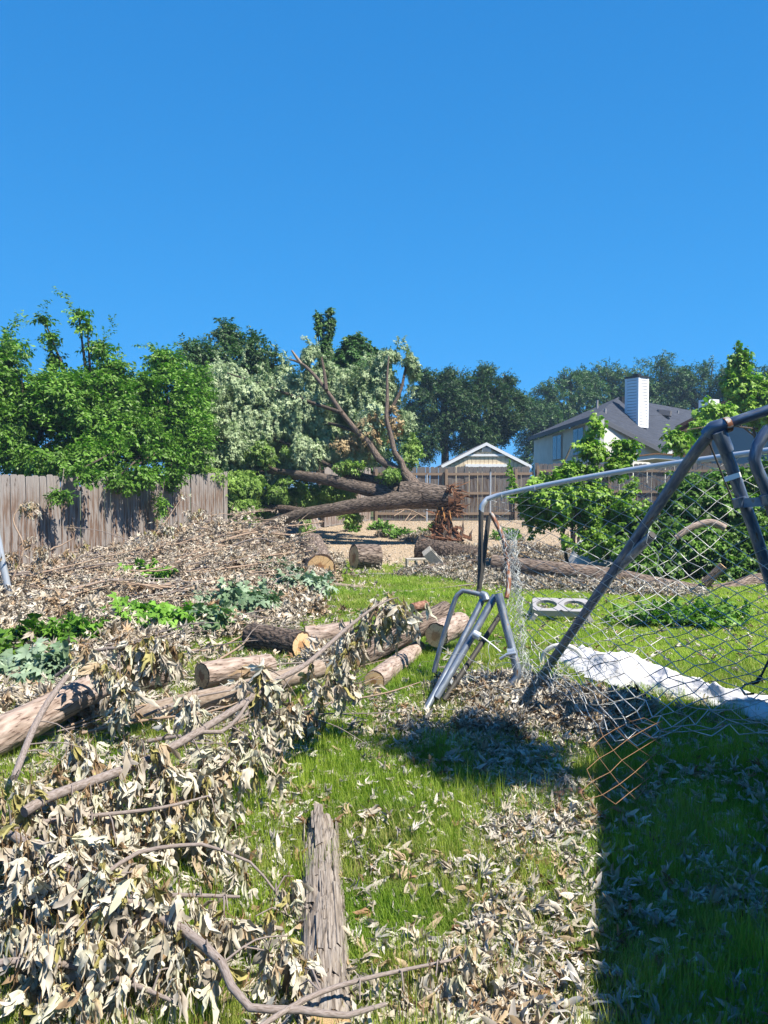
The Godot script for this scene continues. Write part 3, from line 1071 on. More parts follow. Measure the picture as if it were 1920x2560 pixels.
func shade_tree(ov: Array) -> void:
	var c := Vector3(0.44, 0, -4.75) + Vector3(sun.x, 0, sun.z).normalized() * 4.2 / tan(deg_to_rad(SUN_ELEVATION))
	var o := thing("small_tree", "small leafy tree beside the photographer's house, shading the lawn by the leaf heap", "tree", "", Vector3(c.x + 0.25, 0, c.z + 0.5))
	c.y = 4.2
	var m := MB.new()
	tube(m, [o.position - Vector3(0, 0.1, 0), o.position.lerp(c, 0.5) + Vector3(0.1, 0, 0), c], [0.07, 0.055, 0.02], 10, 0.05)
	wpart("trunk", m, M.bark_dark, o)
	crown(o, [[c, Vector3(0.36, 0.45, 0.55)], [c + Vector3(0.4, 0.3, 0.3), Vector3(0.4, 0.4, 0.5)]], 420, ov, M.leaf, Vector2(0.28, 0.45), Color(0.05, 0.12, 0.02), Color(0.15, 0.3, 0.04), -0.25)


func build_trees() -> void:
	rng.seed = 101
	var ov := []
	for k in 3:
		ov.append(spray(13, 0.24, 0.055))
	var mp := []
	for k in 3:
		mp.append(spray(8, 0.34, 0.2, 1))
	var fat := []
	for k in 3:
		fat.append(spray(16, 0.16, 0.055))
	shade_tree(ov)
	var g0 := Color(0.042, 0.105, 0.014)
	var g1 := Color(0.185, 0.36, 0.05)
	var sz := Vector2(0.28, 0.5)
	tree("bush_tree", "broad bright green bushy tree over the fence, farthest from the fallen tree", "bushy trees behind the long wooden fence", [[60, 1065, 16.4, 1.6, 1.2, 1.1], [10, 905, 16.6, 0.55, 0.6, 0.6], [55, 960, 16.6, 0.6, 0.4, 0.6], [150, 1010, 16.6, 1.1, 0.7, 1.0], [130, 1140, 15.8, 1.3, 0.5, 0.6], [-70, 1000, 16, 1.2, 1.4, 1.0]], 3900, ov, M.leaf, sz, g0, g1, 0.13, -0.08)
	tree("bush_tree", "green bushy tree with tall wind-blown sprigs rising from its top", "bushy trees behind the long wooden fence", [[235, 1060, 17.2, 1.25, 1.15, 1.1], [250, 960, 17.4, 0.8, 0.36, 0.6], [340, 985, 17.8, 0.8, 0.5, 0.7], [255, 1140, 16.4, 1.1, 0.5, 0.5], [108, 800, 17, 0.13, 0.1, 0.1], [122, 840, 17, 0.15, 0.13, 0.12], [128, 890, 17, 0.16, 0.25, 0.14], [195, 785, 17, 0.2, 0.11, 0.12], [218, 822, 17, 0.1, 0.22, 0.1], [245, 872, 17.2, 0.26, 0.2, 0.2], [300, 915, 17.4, 0.34, 0.14, 0.2]], 3700, ov, M.leaf, sz, g0, g1, 0.12, -0.08)
	tree("bush_tree", "dense green bushy tree whose boughs hang over the fence top", "bushy trees behind the long wooden fence", [[420, 1040, 18.8, 1.0, 1.15, 1.0], [412, 915, 19, 0.36, 0.45, 0.4], [480, 955, 19.5, 0.6, 0.45, 0.6], [350, 1120, 17.2, 1.0, 0.7, 0.6], [330, 1188, 15.9, 0.42, 0.22, 0.25], [300, 1200, 15.6, 0.25, 0.16, 0.2], [370, 1180, 16.4, 0.3, 0.2, 0.2], [470, 1110, 18.4, 0.6, 0.7, 0.6], [200, 1185, 14.6, 0.3, 0.14, 0.2], [430, 1190, 17.1, 0.3, 0.2, 0.2]], 3700, ov, M.leaf, sz, g0, g1, 0.12, -0.08)
	for a in [[150, 1240, 14.0, 0.2, 0.11, 0.1, "small green leaf sprig poking over the fence boards, near the bent dead twig"], [402, 1262, 16.6, 0.1, 0.28, 0.1, "narrow green sprig hanging down the fence boards"]]:
		var sp := thing("leaf_sprig", a[6], "sprig", "", at(a[0], a[1] + 40, a[2]))
		var tw := MB.new()
		tube(tw, [at(a[0] + 10, a[1] - 70, a[2] + 0.25), at(a[0] + 4, a[1] - 20, a[2]), at(a[0], a[1] + 20, a[2])], [0.006, 0.005, 0.003], 5)
		wpart("twig", tw, M.twig, sp)
		crown(sp, px_blobs([[a[0], a[1], a[2], a[3], a[4], a[5]]]), 60, ov, M.leaf, Vector2(0.2, 0.34), g0.lerp(g1, 0.4), g1, -1.0, "leaf_cluster")
	var d0 := Color(0.032, 0.07, 0.026)
	var d1 := Color(0.09, 0.175, 0.06)
	tree("dark_tree", "dark green tree with ragged open crown behind the fallen silver foliage", "", [[560, 930, 27, 1.1, 1.2, 1.0], [560, 830, 27, 0.45, 0.5, 0.4], [620, 880, 27, 0.8, 0.7, 0.6], [680, 930, 27, 0.7, 0.8, 0.6], [490, 890, 26, 0.7, 0.6, 0.5], [700, 1010, 26, 0.9, 0.9, 0.8], [545, 1040, 25, 1.4, 1.2, 0.9]], 3400, ov, M.leaf, Vector2(0.35, 0.6), d0, d1, 0.16, -0.05)
	tree("column_tree", "slim column-shaped green treetop, the tallest point of the foliage", "", [[808, 960, 26, 0.36, 0.7, 0.36], [812, 880, 26, 0.22, 0.55, 0.22], [800, 815, 26, 0.12, 0.42, 0.12], [824, 810, 26, 0.13, 0.5, 0.13], [792, 790, 26, 0.05, 0.2, 0.05], [828, 785, 26, 0.05, 0.22, 0.05]], 1300, mp, M.leaf, Vector2(0.15, 0.25), d0.lerp(g0, 0.5), Color(0.13, 0.26, 0.07), 0.1, -0.4)
	tree("dark_shrub", "dark leafy mass behind the fallen tree's limbs and crushed fence", "", [[640, 1120, 26, 1.5, 1.2, 1.0], [760, 1140, 27, 1.6, 1.1, 1.0], [880, 1130, 28, 1.4, 1.1, 0.9], [960, 1120, 29, 1.0, 1.2, 0.8], [560, 1130, 25, 1.2, 1.2, 0.9]], 3000, ov, M.leaf, Vector2(0.4, 0.6), d0, d1, 0.1, -0.3, "shrub")
	tree("round_tree", "rounded mid-green tree peeping above the fallen tree's crown", "", [[892, 920, 27, 0.85, 0.8, 0.8], [890, 868, 27, 0.4, 0.35, 0.4], [850, 930, 27, 0.45, 0.6, 0.5], [935, 930, 27, 0.5, 0.5, 0.4]], 1500, mp, M.leaf, Vector2(0.35, 0.55), Color(0.04, 0.09, 0.03), Color(0.09, 0.19, 0.05), 0.14, -0.3)
	tree("dark_oak", "big dark oak standing behind the shed, half nearest the fallen tree", "dark oaks behind the shed", [[1110, 1030, 44, 2.1, 2.0, 1.8], [1075, 975, 44, 1.2, 1.0, 1], [1140, 975, 44, 1.2, 1.1, 1], [1050, 1100, 43, 1.2, 1.3, 1], [1060, 945, 44, 0.6, 0.5, 0.6], [1120, 938, 44, 0.5, 0.5, 0.5], [1165, 1000, 44, 0.7, 0.6, 0.6], [1020, 1020, 44, 0.5, 0.6, 0.6]], 4200, fat, M.leaf, Vector2(0.4, 0.75), d0 * 0.8, d1 * 0.85, 0.3, -0.14)
	tree("dark_oak", "big dark oak directly above the shed roof", "dark oaks behind the shed", [[1225, 1030, 45, 2.0, 2.1, 1.8], [1205, 970, 45, 1.2, 0.9, 1], [1265, 1040, 45, 1.0, 1.6, 1], [1180, 1100, 44, 1.6, 1.3, 1], [1215, 930, 45, 0.6, 0.5, 0.6], [1262, 955, 45, 0.7, 0.6, 0.6], [1295, 1010, 45, 0.6, 0.7, 0.6]], 4200, fat, M.leaf, Vector2(0.4, 0.75), d0 * 0.8, d1 * 0.85, 0.3, -0.14)
	var bt := [[1345, 1060, 60, 1.7, 2.3, 1.5, "dark tree beside the cream house's low end"], [1430, 1000, 62, 2.6, 2.4, 2, "dark tree behind the cream house's roof slope"], [1530, 980, 66, 2.8, 2.8, 2, "dark tree behind the roof ridge, beside the tall white chimney"], [1640, 960, 66, 3.0, 3.0, 2, "large hazy dark tree just behind the white chimney"], [1760, 980, 66, 3.2, 2.6, 2, "dark tree above the brown house's small chimney"], [1880, 970, 64, 2.8, 2.4, 2, "dark tree behind the brown house's gable"]]
	for a in bt:
		var bl := [[a[0], a[1], a[2], a[3], a[4], a[5]], [a[0], a[1] + 70, a[2], a[3], a[4], a[5]]]
		for k in 7:
			var th := rr(-0.3, 3.4)
			var q := rr(0.3, 0.5)
			bl.append([a[0] + cos(th) * a[3] * 29.0, a[1] - sin(th) * a[4] * 26.0, a[2] + rr(-1, 1), a[3] * q, a[4] * q, a[5] * q])
		tree("far_tree", a[6], "dark trees behind the houses", bl.map(func(q): return [q[0], q[1] + 16.0, q[2], q[3], q[4], q[5]]), 2900, fat, M.leaf, Vector2(0.5, 0.95), d0, d1 * 1.15, 0.35, -0.1)
	var y0 := Color(0.09, 0.19, 0.02)
	var y1 := Color(0.28, 0.46, 0.06)
	tree("leafy_tree", "light green tree with a pointed top beyond the swing frame", "", [[1900, 1000, 24, 0.9, 0.7, 0.7], [1845, 905, 24, 0.26, 0.45, 0.25], [1850, 960, 24, 0.5, 0.35, 0.4], [1790, 1035, 22, 0.5, 0.26, 0.3], [1760, 1075, 21, 0.3, 0.25, 0.3], [1690, 1095, 19, 0.3, 0.25, 0.25]], 900, mp, M.leaf, Vector2(0.3, 0.5), y0, y1, 0.08, -0.25)
	tree("maple_sapling", "bright green maple sapling standing behind the leaning chain-link rail", "", [[1430, 1255, 15.0, 0.75, 0.45, 0.6], [1487, 1068, 15, 0.13, 0.22, 0.13], [1475, 1130, 15, 0.3, 0.24, 0.3], [1570, 1125, 15, 0.32, 0.2, 0.25], [1440, 1185, 15, 0.4, 0.26, 0.4], [1560, 1165, 15, 0.32, 0.18, 0.3], [1340, 1290, 15, 0.46, 0.42, 0.4], [1620, 1240, 15.2, 0.5, 0.4, 0.4], [1380, 1240, 14.8, 0.5, 0.4, 0.4], [1295, 1250, 15.2, 0.22, 0.22, 0.25], [1530, 1280, 14.6, 0.5, 0.36, 0.5], [1490, 1350, 14.5, 0.45, 0.25, 0.4], [1400, 1330, 14.6, 0.42, 0.25, 0.4]], 2500, mp, M.leaf, Vector2(0.16, 0.31), y0, y1 * 0.92, 0.035, -0.04, "sapling")
	tree("maple_shoots", "low dark maple shoots behind the wire mesh and long log", "", [[1720, 1370, 14.0, 0.8, 0.4, 0.5], [1800, 1290, 14.6, 1.0, 0.5, 0.6], [1880, 1380, 14.0, 0.8, 0.45, 0.5], [1640, 1330, 14.6, 0.6, 0.5, 0.5], [1760, 1230, 15, 0.9, 0.4, 0.5], [1910, 1230, 14.8, 0.8, 0.6, 0.5], [1650, 1420, 13.6, 0.5, 0.25, 0.4], [1600, 1380, 14, 0.4, 0.3, 0.4], [1560, 1330, 15.2, 0.6, 0.4, 0.4], [1700, 1430, 13.6, 0.6, 0.2, 0.3], [1830, 1430, 13.6, 0.6, 0.25, 0.3]], 3000, mp, M.leaf, Vector2(0.22, 0.4), Color(0.04, 0.09, 0.015), Color(0.14, 0.27, 0.04), 0.03, -0.2, "shrub")
	var tb := at(1520, 1130, 14.8)
	var bb := make_log("bare_branch", "bare tan broken branch leaning through the sapling", "", [at(1345, 1215, 15.0), at(1400, 1170, 14.9), at(1428, 1115, 14.8)], [0.026, 0.022, 0.014], M.twig_tan, 0.03, 2, 1)
	bb.set_meta("category", "branch")


# ---------------------------------------------------------------- the fallen tree
func limb(o: Node3D, list: Array, rpx: Array, skin: Material, called := "limb", cap1 := true, rough := 0.09) -> void:
	var pts := poly(list)
	var rad := []
	for k in rpx.size():
		rad.append(rpx[k] * list[k][2] / FOCAL)
	var s := smooth_line(pts, rad, 0.12)
	var m := MB.new()
	tube(m, s[0], s[1], 22, rough, true, cap1, 9.0, 1.0)
	wpart(called, m, skin, o)


func shard(m: MB, a: Vector3, b: Vector3, w: float, t: float) -> void:
	var d := (b - a).normalized()
	var s := d.cross(rdir()).normalized()
	var n := s.cross(d)
	var p := [a - s * w - n * t, a + s * w - n * t, a + s * w * 0.8 + n * t, a - s * w + n * t]
	var mid := a.lerp(b, 0.55) + rdir() * w * 0.6
	var q := []
	for k in 4:
		q.append(mid + (p[k] - a) * rr(0.5, 0.9))
	for k in 4:
		var k1 := (k + 1) % 4
		var st := m.v.size()
		m.add(p[k], Vector2(k * 0.1, 0))
		m.add(p[k1], Vector2(k * 0.1 + 0.1, 0))
		m.add(q[k1], Vector2(k * 0.1 + 0.1, a.distance_to(mid)))
		m.add(q[k], Vector2(k * 0.1, a.distance_to(mid)))
		m.quad(st, st + 1, st + 2, st + 3)
		m.add(b, Vector2(k * 0.1 + 0.05, a.distance_to(b)))
		m.tri(st + 3, st + 2, st + 4)


func build_fallen_tree() -> void:
	rng.seed = 202
	var D := 19.6
	var base := at(1060, 1330, D)
	base.y = gh(base.x, base.z)
	var o := thing("fallen_tree", "fallen silver maple with thick bark trunk snapped off and silvery leaves", "tree", "", base)
	limb(o, [[1128, 1246, D], [1090, 1241, D], [1040, 1236, D + 0.05], [1000, 1233, D + 0.1]], [30, 32, 34, 30], M.bark_trunk, "trunk", true, 0.12)
	limb(o, [[1050, 1246, D - 0.05], [986, 1252, D - 0.1], [909, 1262, D], [832, 1274, D + 0.1], [754, 1286, D + 0.3], [716, 1297, D + 0.4], [660, 1314, D + 0.6]], [26, 22, 19, 17, 15.5, 14, 12], M.bark_trunk, "lower_limb", true, 0.11)
	limb(o, [[770, 1283, D + 0.35], [720, 1274, D + 0.6], [650, 1270, D + 0.9]], [11, 11, 9], M.bark_dark, "limb")
	limb(o, [[1000, 1236, D + 0.15], [947, 1229, D + 0.2], [870, 1212, D + 0.3], [812, 1198, D + 0.5], [754, 1189, D + 0.7], [696, 1179, D + 0.9], [600, 1187, D + 1.2], [520, 1200, D + 1.5]], [20, 19, 16, 14, 12, 7, 5, 3], M.bark_trunk, "middle_limb", true, 0.11)
	limb(o, [[1010, 1218, D + 0.4], [932, 1202, D + 0.8], [870, 1186, D + 1.2], [835, 1165, D + 1.5], [805, 1135, D + 1.8], [740, 1080, D + 2.0]], [18, 16, 13, 11, 8, 4], M.bark_dark, "limb")
	limb(o, [[1040, 1222, D + 0.1], [1016, 1189, D + 0.3], [985, 1171, D + 0.4], [946, 1145, D + 0.5], [925, 1111, D + 0.6], [894, 1080, D + 0.7], [855, 1032, D + 0.8], [816, 976, D + 0.9], [781, 933, D + 1.0], [751, 907, D + 1.0], [724, 899, D + 1.0]], [20, 14, 11.5, 9.5, 8, 7, 6, 5, 4.2, 3.6, 2], M.bark, "upper_limb")
	limb(o, [[753, 909, D + 1.0], [740, 892, D + 1.0], [729, 876, D + 1.0]], [4, 3.5, 2], M.bark_smooth, "broken_tip")
	limb(o, [[1022, 1195, D + 0.28], [1007, 1172, D + 0.3], [1003, 1154, D + 0.3], [987, 1132, D + 0.3], [977, 1089, D + 0.4], [966, 1045, D + 0.4], [968, 1002, D + 0.5], [968, 940, D + 0.6], [972, 890, D + 0.7]], [12, 10, 8, 7, 6.2, 5.4, 4.5, 3, 1.5], M.bark, "upper_limb")
	for a in [[[855, 1032], [760, 1000], [650, 960], [560, 930]], [[870, 1190], [740, 1120], [640, 1080], [520, 1030]], [[696, 1179], [620, 1140], [540, 1110], [480, 1080]], [[894, 1080], [830, 1060], [770, 1050], [700, 1040]], [[966, 1045], [1000, 980], [1012, 930], [1020, 890]], [[816, 976], [812, 940], [805, 900], [800, 880]], [[754, 1189], [690, 1215], [620, 1240], [560, 1260]]]:
		var l := []
		for k in 4:
			l.append([a[k][0], a[k][1], D + 0.7 + 0.35 * k])
		limb(o, l, [5, 4, 3, 1.2], M.bark_dark, "branch")
	# the break: fibrous splinters
	var red := MB.new()
	for k in 210:
		var a := at(rr(1106, 1140), rr(1216, 1285), D + rr(-0.25, 0.25))
		shard(red, a, a + Vector3(rr(0.0, 0.42), rng.randfn() * 0.12 - 0.02, rng.randfn() * 0.14) * rr(0.4, 1.3), rr(0.008, 0.05), rr(0.004, 0.02))
	var bc := MB.new()
	tube(bc, [at(1118, 1250, D), at(1130, 1250, D), at(1142, 1252, D), at(1150, 1256, D)], [0.29, 0.27, 0.2, 0.08], 26, 0.45, true, true, 14.0, 0.6)
	wpart("broken_end", bc, M.splinter, o)
	wpart("splinters", red, M.splinter_warm, o, false).set_meta("kind", "stuff")
	var pale := MB.new()
	for k in 34:
		var a := at(rr(1092, 1128), rr(1268, 1285), D + rr(-0.25, 0.1))
		shard(pale, a, a + Vector3(rr(-0.06, 0.14), rr(-0.42, -0.12), rr(-0.1, 0.15)), rr(0.012, 0.035), rr(0.006, 0.016))
	wpart("pale_splinters", pale, M.splinter_pale, o, false).set_meta("kind", "stuff")
	# foliage
	var sv := []
	for k in 4:
		sv.append(spray(11, 0.3, 0.12, 1))
	var s0 := Color(0.14, 0.23, 0.08)
	var s1 := Color(0.47, 0.56, 0.35)
	var blobs := px_blobs([[500, 1020, 21.5, 0.8, 0.9, 0.8], [590, 1050, 21.2, 1.2, 1.0, 0.9], [560, 950, 22, 0.7, 0.5, 0.6], [680, 1080, 21.2, 1.1, 0.9, 0.8], [770, 1040, 21.2, 1.0, 0.9, 0.7], [800, 935, 21.3, 0.55, 0.5, 0.5], [860, 1000, 21.2, 0.8, 0.8, 0.7], [950, 985, 21.2, 0.6, 0.85, 0.5], [970, 905, 21, 0.34, 0.38, 0.34], [1025, 930, 21, 0.22, 0.5, 0.25], [1015, 1040, 21, 0.25, 0.6, 0.3], [880, 1130, 20.9, 0.9, 0.35, 0.4], [780, 890, 21, 0.3, 0.25, 0.3], [620, 1170, 21, 1.1, 0.55, 0.6], [440, 1080, 21.5, 0.5, 0.6, 0.5], [700, 980, 21.4, 0.6, 0.6, 0.5], [930, 1060, 20.6, 0.5, 0.6, 0.35], [545, 1120, 20.2, 0.8, 0.8, 0.5], [650, 1010, 21.8, 1.0, 0.8, 0.6], [730, 1130, 20.6, 0.9, 0.5, 0.4], [480, 1150, 19.4, 0.5, 0.6, 0.4], [920, 960, 20.9, 0.3, 0.4, 0.2], [720, 1060, 20.9, 0.9, 0.7, 0.3], [820, 1085, 20.8, 0.7, 0.5, 0.25], [900, 1020, 20.9, 0.5, 0.6, 0.25], [700, 960, 21.2, 0.5, 0.5, 0.3], [650, 1110, 20.7, 0.8, 0.5, 0.3], [470, 1060, 20.6, 0.7, 0.7, 0.5], [610, 990, 21, 0.8, 0.6, 0.5]])
	crown(o, blobs, 16500, sv, M.silver, Vector2(0.18, 0.38), s0, s1, -0.06, "silver_foliage", 0.6, 1.1, 70)
	var blobs2 := px_blobs([[560, 1215, 19.6, 0.55, 0.3, 0.4], [640, 1210, 20, 0.7, 0.4, 0.4], [590, 1265, 19.6, 0.45, 0.22, 0.3], [720, 1225, 20.4, 0.5, 0.28, 0.3], [520, 1190, 19, 0.35, 0.25, 0.3], [670, 1130, 20.5, 0.7, 0.3, 0.3], [870, 1165, 20, 0.35, 0.12, 0.2], [960, 1180, 19.6, 0.35, 0.14, 0.2], [1030, 1130, 20.6, 0.2, 0.45, 0.2], [770, 1325, 19.6, 0.12, 0.22, 0.1], [880, 1290, 20.6, 0.28, 0.1, 0.2], [610, 1300, 19.4, 0.3, 0.2, 0.2], [700, 1240, 20.9, 0.9, 0.3, 0.3], [800, 1235, 21.2, 0.7, 0.25, 0.3], [640, 1270, 20.6, 0.5, 0.3, 0.3], [850, 1228, 20.9, 0.6, 0.16, 0.3], [900, 1205, 20.9, 0.5, 0.16, 0.3], [790, 1250, 21.2, 0.5, 0.2, 0.3]])
	crown(o, blobs2, 3100, sv, M.leaf, Vector2(0.2, 0.38), Color(0.11, 0.20, 0.04), Color(0.30, 0.46, 0.10), -0.2, "green_foliage", 0.5, 0.6)
	var blobs3 := px_blobs([[930, 1080, 20.3, 0.35, 0.6, 0.2], [870, 1110, 20.5, 0.4, 0.25, 0.3], [560, 1110, 20.6, 0.4, 0.2, 0.3], [980, 1060, 20.4, 0.25, 0.5, 0.2]])
	crown(o, blobs3, 260, sv, M.dry, Vector2(0.18, 0.3), Color(0.30, 0.20, 0.09), Color(0.48, 0.38, 0.22), -0.3, "withered_foliage", 0.5, 0.7)

	# the stump it tore from
	var sb := at(1115, 1340, D)
	sb.y = gh(sb.x, sb.z)
	var st := thing("broken_stump", "splintered reddish-brown stump below the snapped trunk", "stump", "", sb)
	var sm := MB.new()
	tube(sm, [sb - Vector3(0, 0.1, 0), sb + Vector3(0.0, 0.18, 0), sb + Vector3(-0.03, 0.36, 0), sb + Vector3(-0.05, 0.5, 0)], [0.42, 0.34, 0.27, 0.17], 24, 0.22)
	wpart("stump_bark", sm, M.bark_trunk, st)
	var nk := MB.new()
	tube(nk, smooth_line([sb + Vector3(-0.05, 0.3, 0), sb + Vector3(-0.02, 0.5, 0.05), at(1112, 1292, D - 0.05), at(1108, 1268, D)], [0.24, 0.17, 0.14, 0.19], 0.05)[0], smooth_line([sb + Vector3(-0.05, 0.3, 0), sb + Vector3(-0.02, 0.5, 0.05), at(1112, 1292, D - 0.05), at(1108, 1268, D)], [0.24, 0.17, 0.14, 0.19], 0.05)[1], 26, 0.45, true, true, 14.0, 0.6)
	wpart("torn_wood", nk, M.bark_trunk, st)
	var sh := MB.new()
	for k in 60:
		var a := sb + Vector3(rr(-0.36, 0.32), rr(0.25, 0.5), rr(-0.3, 0.3))
		shard(sh, a, a + Vector3(rng.randfn() * 0.07, rr(-0.12, 0.2), rng.randfn() * 0.07), rr(0.02, 0.08), rr(0.01, 0.04))
	for k in 120:
		var a := at(rr(1085, 1128), rr(1270, 1345), D - 0.1 + rr(-0.2, 0.2))
		shard(sh, a, a + Vector3(rng.randfn() * 0.1 + 0.04, rng.randfn() * 0.16 - 0.08, rng.randfn() * 0.08), rr(0.01, 0.04), rr(0.006, 0.015))
	wpart("splinters", sh, M.splinter, st, false).set_meta("kind", "stuff")
	for a in [[1150, 1345, 1158, 1298, 0.055], [1176, 1352, 1182, 1322, 0.05], [1135, 1345, 1138, 1312, 0.05]]:
		var q := MB.new()
		shard(q, at(a[0], a[1], D - 0.1), at(a[2], a[3], D - 0.1), a[4], 0.04)
		wpart("torn_shard", q, M.bark_trunk, st, false)


# ---------------------------------------------------------------- logs
func glog(called: String, label: String, group: String, a: Array, b: Array, rpx: float, skin: Material, rough := 0.06, grain := 0, ends := 3, lift := 0.0, taper := 1.0) -> Node3D:
	# a and b: px, py of the axis at both ends and the depth
	var p := at(a[0], a[1], a[2])
	var q := at(b[0], b[1], b[2])
	var r: float = rpx * a[2] / FOCAL
	return make_log(called, label, group, [p, p.lerp(q, 0.33) + Vector3(0, rr(-0.01, 0.01), 0), p.lerp(q, 0.66) + Vector3(rr(-0.01, 0.01), 0, 0), q], [r, r * lerpf(1, taper, 0.3), r * lerpf(1, taper, 0.7), r * taper], skin, rough, grain, ends)


func build_logs() -> void:
	rng.seed = 303
	var G := "cut logs lying in the yard"
	glog("cut_log", "thick round log with its pale ringed end facing out, below the fallen trunk", G, [803, 1419, 13.9], [779, 1362, 16.0], 35, M.bark, 0.07, 0)
	glog("cut_log", "short stubby log section lying sideways on the gravel", G, [944, 1393, 15.2], [884, 1393, 15.0], 33, M.bark, 0.06, 2)
	glog("cut_log", "big pink-grey log running out of frame under a leaning grey stick", G, [-90, 1882, 4.3], [292, 1690, 5.4], 52, M.bark_pale, 0.07, 1, 3, 0.0, 0.8)
	glog("cut_log", "dark log just behind the dangling pale leaf bunch", G, [285, 1708, 5.7], [400, 1690, 6.2], 33, M.bark, 0.07, 1)
	glog("cut_log", "grooved log with a shaggy ringed end facing the big pink-grey log", G, [505, 1688, 5.9], [672, 1664, 6.4], 32, M.bark_pale, 0.08, 1)
	make_log("cut_log", "long smooth grey log lying behind the main grey branch", G, [at(270, 1815, 5.35), at(420, 1768, 5.4), at(560, 1738, 5.5), at(700, 1700, 5.7), at(800, 1672, 6.0)], [0.055, 0.065, 0.07, 0.07, 0.07], M.bark_smooth, 0.04, 0, 3)
	glog("cut_log", "dark furrowed log with a bright slanted cut on its end", G, [755, 1612, 7.3], [628, 1588, 7.7], 34, M.bark_dark, 0.1, 2)
	glog("cut_log", "reddish log behind the dark furrowed one", G, [762, 1592, 8.0], [880, 1580, 8.1], 27, M.bark_pale, 0.08, 1)
	glog("cut_log", "long grooved log propped upward behind the dangling leaf bunch", G, [905, 1640, 7.0], [1118, 1528, 7.7], 30, M.bark, 0.08, 2)
	glog("cut_log", "pale orange split block behind the bent gate pipes", G, [1092, 1588, 7.3], [1150, 1558, 7.8], 32, M.bark_pale, 0.08, 2)
	glog("cut_log", "pale log on the grass with its flat round end facing the dead leaves", G, [936, 1702, 6.2], [1046, 1622, 7.55], 27, M.bark_pale, 0.06, 0, 3, 0.0, 0.95)
	glog("wood_chunk", "small split brown wood chunk behind the propped log", "", [1030, 1520, 8.4], [1066, 1512, 8.5], 12, M.slab, 0.2, 2)
	glog("cut_log", "small dark log end half hidden in dead leaves on the grass", G, [885, 1845, 4.95], [955, 1805, 5.35], 13, M.bark, 0.1, 1)
	# half-round weathered log in the foreground
	var w0 := at(800, 2075, 3.66)
	var w1 := at(812, 2640, 2.23)
	w0.y = 0.035
	w1.y = 0.035
	var spl := make_log("split_log", "weathered fibrous grey log lying end-on in the foreground grass", "", [w0, w0.lerp(w1, 0.33), w0.lerp(w1, 0.66), w1], [0.062, 0.078, 0.08, 0.08], M.bark_split, 0.22, 1, 2)
	var along := (w1 - w0).normalized()
	var across := along.cross(Vector3.UP).normalized()
	for k in 46:
		var ph := rr(-1.3, 1.3)
		var t := rr(-0.02, 0.75)
		var n := across * sin(ph) + Vector3.UP * cos(ph)
		var a := w0 + along * t * w0.distance_to(w1) + n * rr(0.070, 0.080)
		var l := rr(0.15, 0.5)
		var st := MB.new()
		var sd := along.cross(n).normalized() * rr(0.007, 0.02)
		var th := n * rr(0.004, 0.01)
		var e := a + along * l
		var ja := along * rr(-0.03, 0.03)
		st.face([a - sd, a + sd + ja, e + sd * 0.7, e - sd * 0.9 + ja])
		st.face([a - sd + th, e - sd * 0.9 + ja + th, e + sd * 0.7 + th, a + sd + ja + th])
		st.face([a - sd, e - sd * 0.9 + ja, e - sd * 0.9 + ja + th, a - sd + th])
		st.face([a + sd + ja, a + sd + ja + th, e + sd * 0.7 + th, e + sd * 0.7])
		st.face([a - sd, a - sd + th, a + sd + ja + th, a + sd + ja])
		for q in st.v.size():
			st.uv[q] = Vector2((st.v[q] - w0).dot(across) * 3.0 + k * 0.13, (st.v[q] - w0).dot(along))
		wpart("bark_strip", st, M.bark_split, spl, false)
	# hollow log by the blocks
	var ho := glog("hollow_log", "thick dark log with a hollow end beside the grey concrete blocks", "", [1046, 1371, 17.0], [1215, 1402, 16.4], 30, M.bark_dark, 0.12, 1, 2)
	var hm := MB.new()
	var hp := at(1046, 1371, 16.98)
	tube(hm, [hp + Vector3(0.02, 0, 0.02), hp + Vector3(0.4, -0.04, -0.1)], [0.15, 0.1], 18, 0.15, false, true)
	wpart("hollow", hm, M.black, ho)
	var sm := MB.new()
	for k in 50:
		var a := at(rr(1060, 1175), 1346 + rr(-4, 8), 16.9 + rr(-0.1, 0.1))
		shard(sm, a, a + Vector3(rr(-0.25, 0.1), rr(0.0, 0.1), 0), rr(0.01, 0.04), 0.012)
	wpart("torn_edge", sm, M.splinter, ho, false).set_meta("kind", "stuff")
	# long log on the right with stub
	make_log("cut_log", "long thick fallen log stretching behind the leaning frame", G, [at(1230, 1408, 13.6), at(1380, 1426, 13.3), at(1540, 1447, 13.0), at(1680, 1476, 12.6), at(1790, 1486, 12.6), at(1900, 1452, 13.0), at(1990, 1440, 13.2)], [0.15, 0.16, 0.17, 0.17, 0.16, 0.13, 0.12], M.bark, 0.08, 0, 3, [[at(1762, 1460, 12.5), at(1808, 1414, 12.4), 0.07]])
	make_log("cut_log", "thinner pale log in front of the long one, cut end bright orange", G, [at(1640, 1482, 12.0), at(1720, 1494, 11.8), at(1810, 1507, 11.7), at(1902, 1510, 11.6)], [0.06, 0.07, 0.08, 0.088], M.bark_pale, 0.05, 2, 3)
	make_log("cut_branch", "crooked cut branch resting among the dark shoots", "", [at(1690, 1345, 13.2), at(1730, 1318, 13.2), at(1777, 1306, 13.2), at(1814, 1321, 13.1)], [0.05, 0.055, 0.06, 0.06], M.bark_pale, 0.06, 2, 2)
	# loose sticks and boards
	make_log("fallen_branch", "long pale curved branch lying across the grass below the gravel", "", [at(822, 1462, 12.6), at(900, 1470, 12.4), at(975, 1478, 12.3), at(1040, 1492, 11.9), at(1098, 1500, 11.6)], [0.045, 0.042, 0.038, 0.03, 0.022], M.bark_smooth, 0.04, 0, 3)
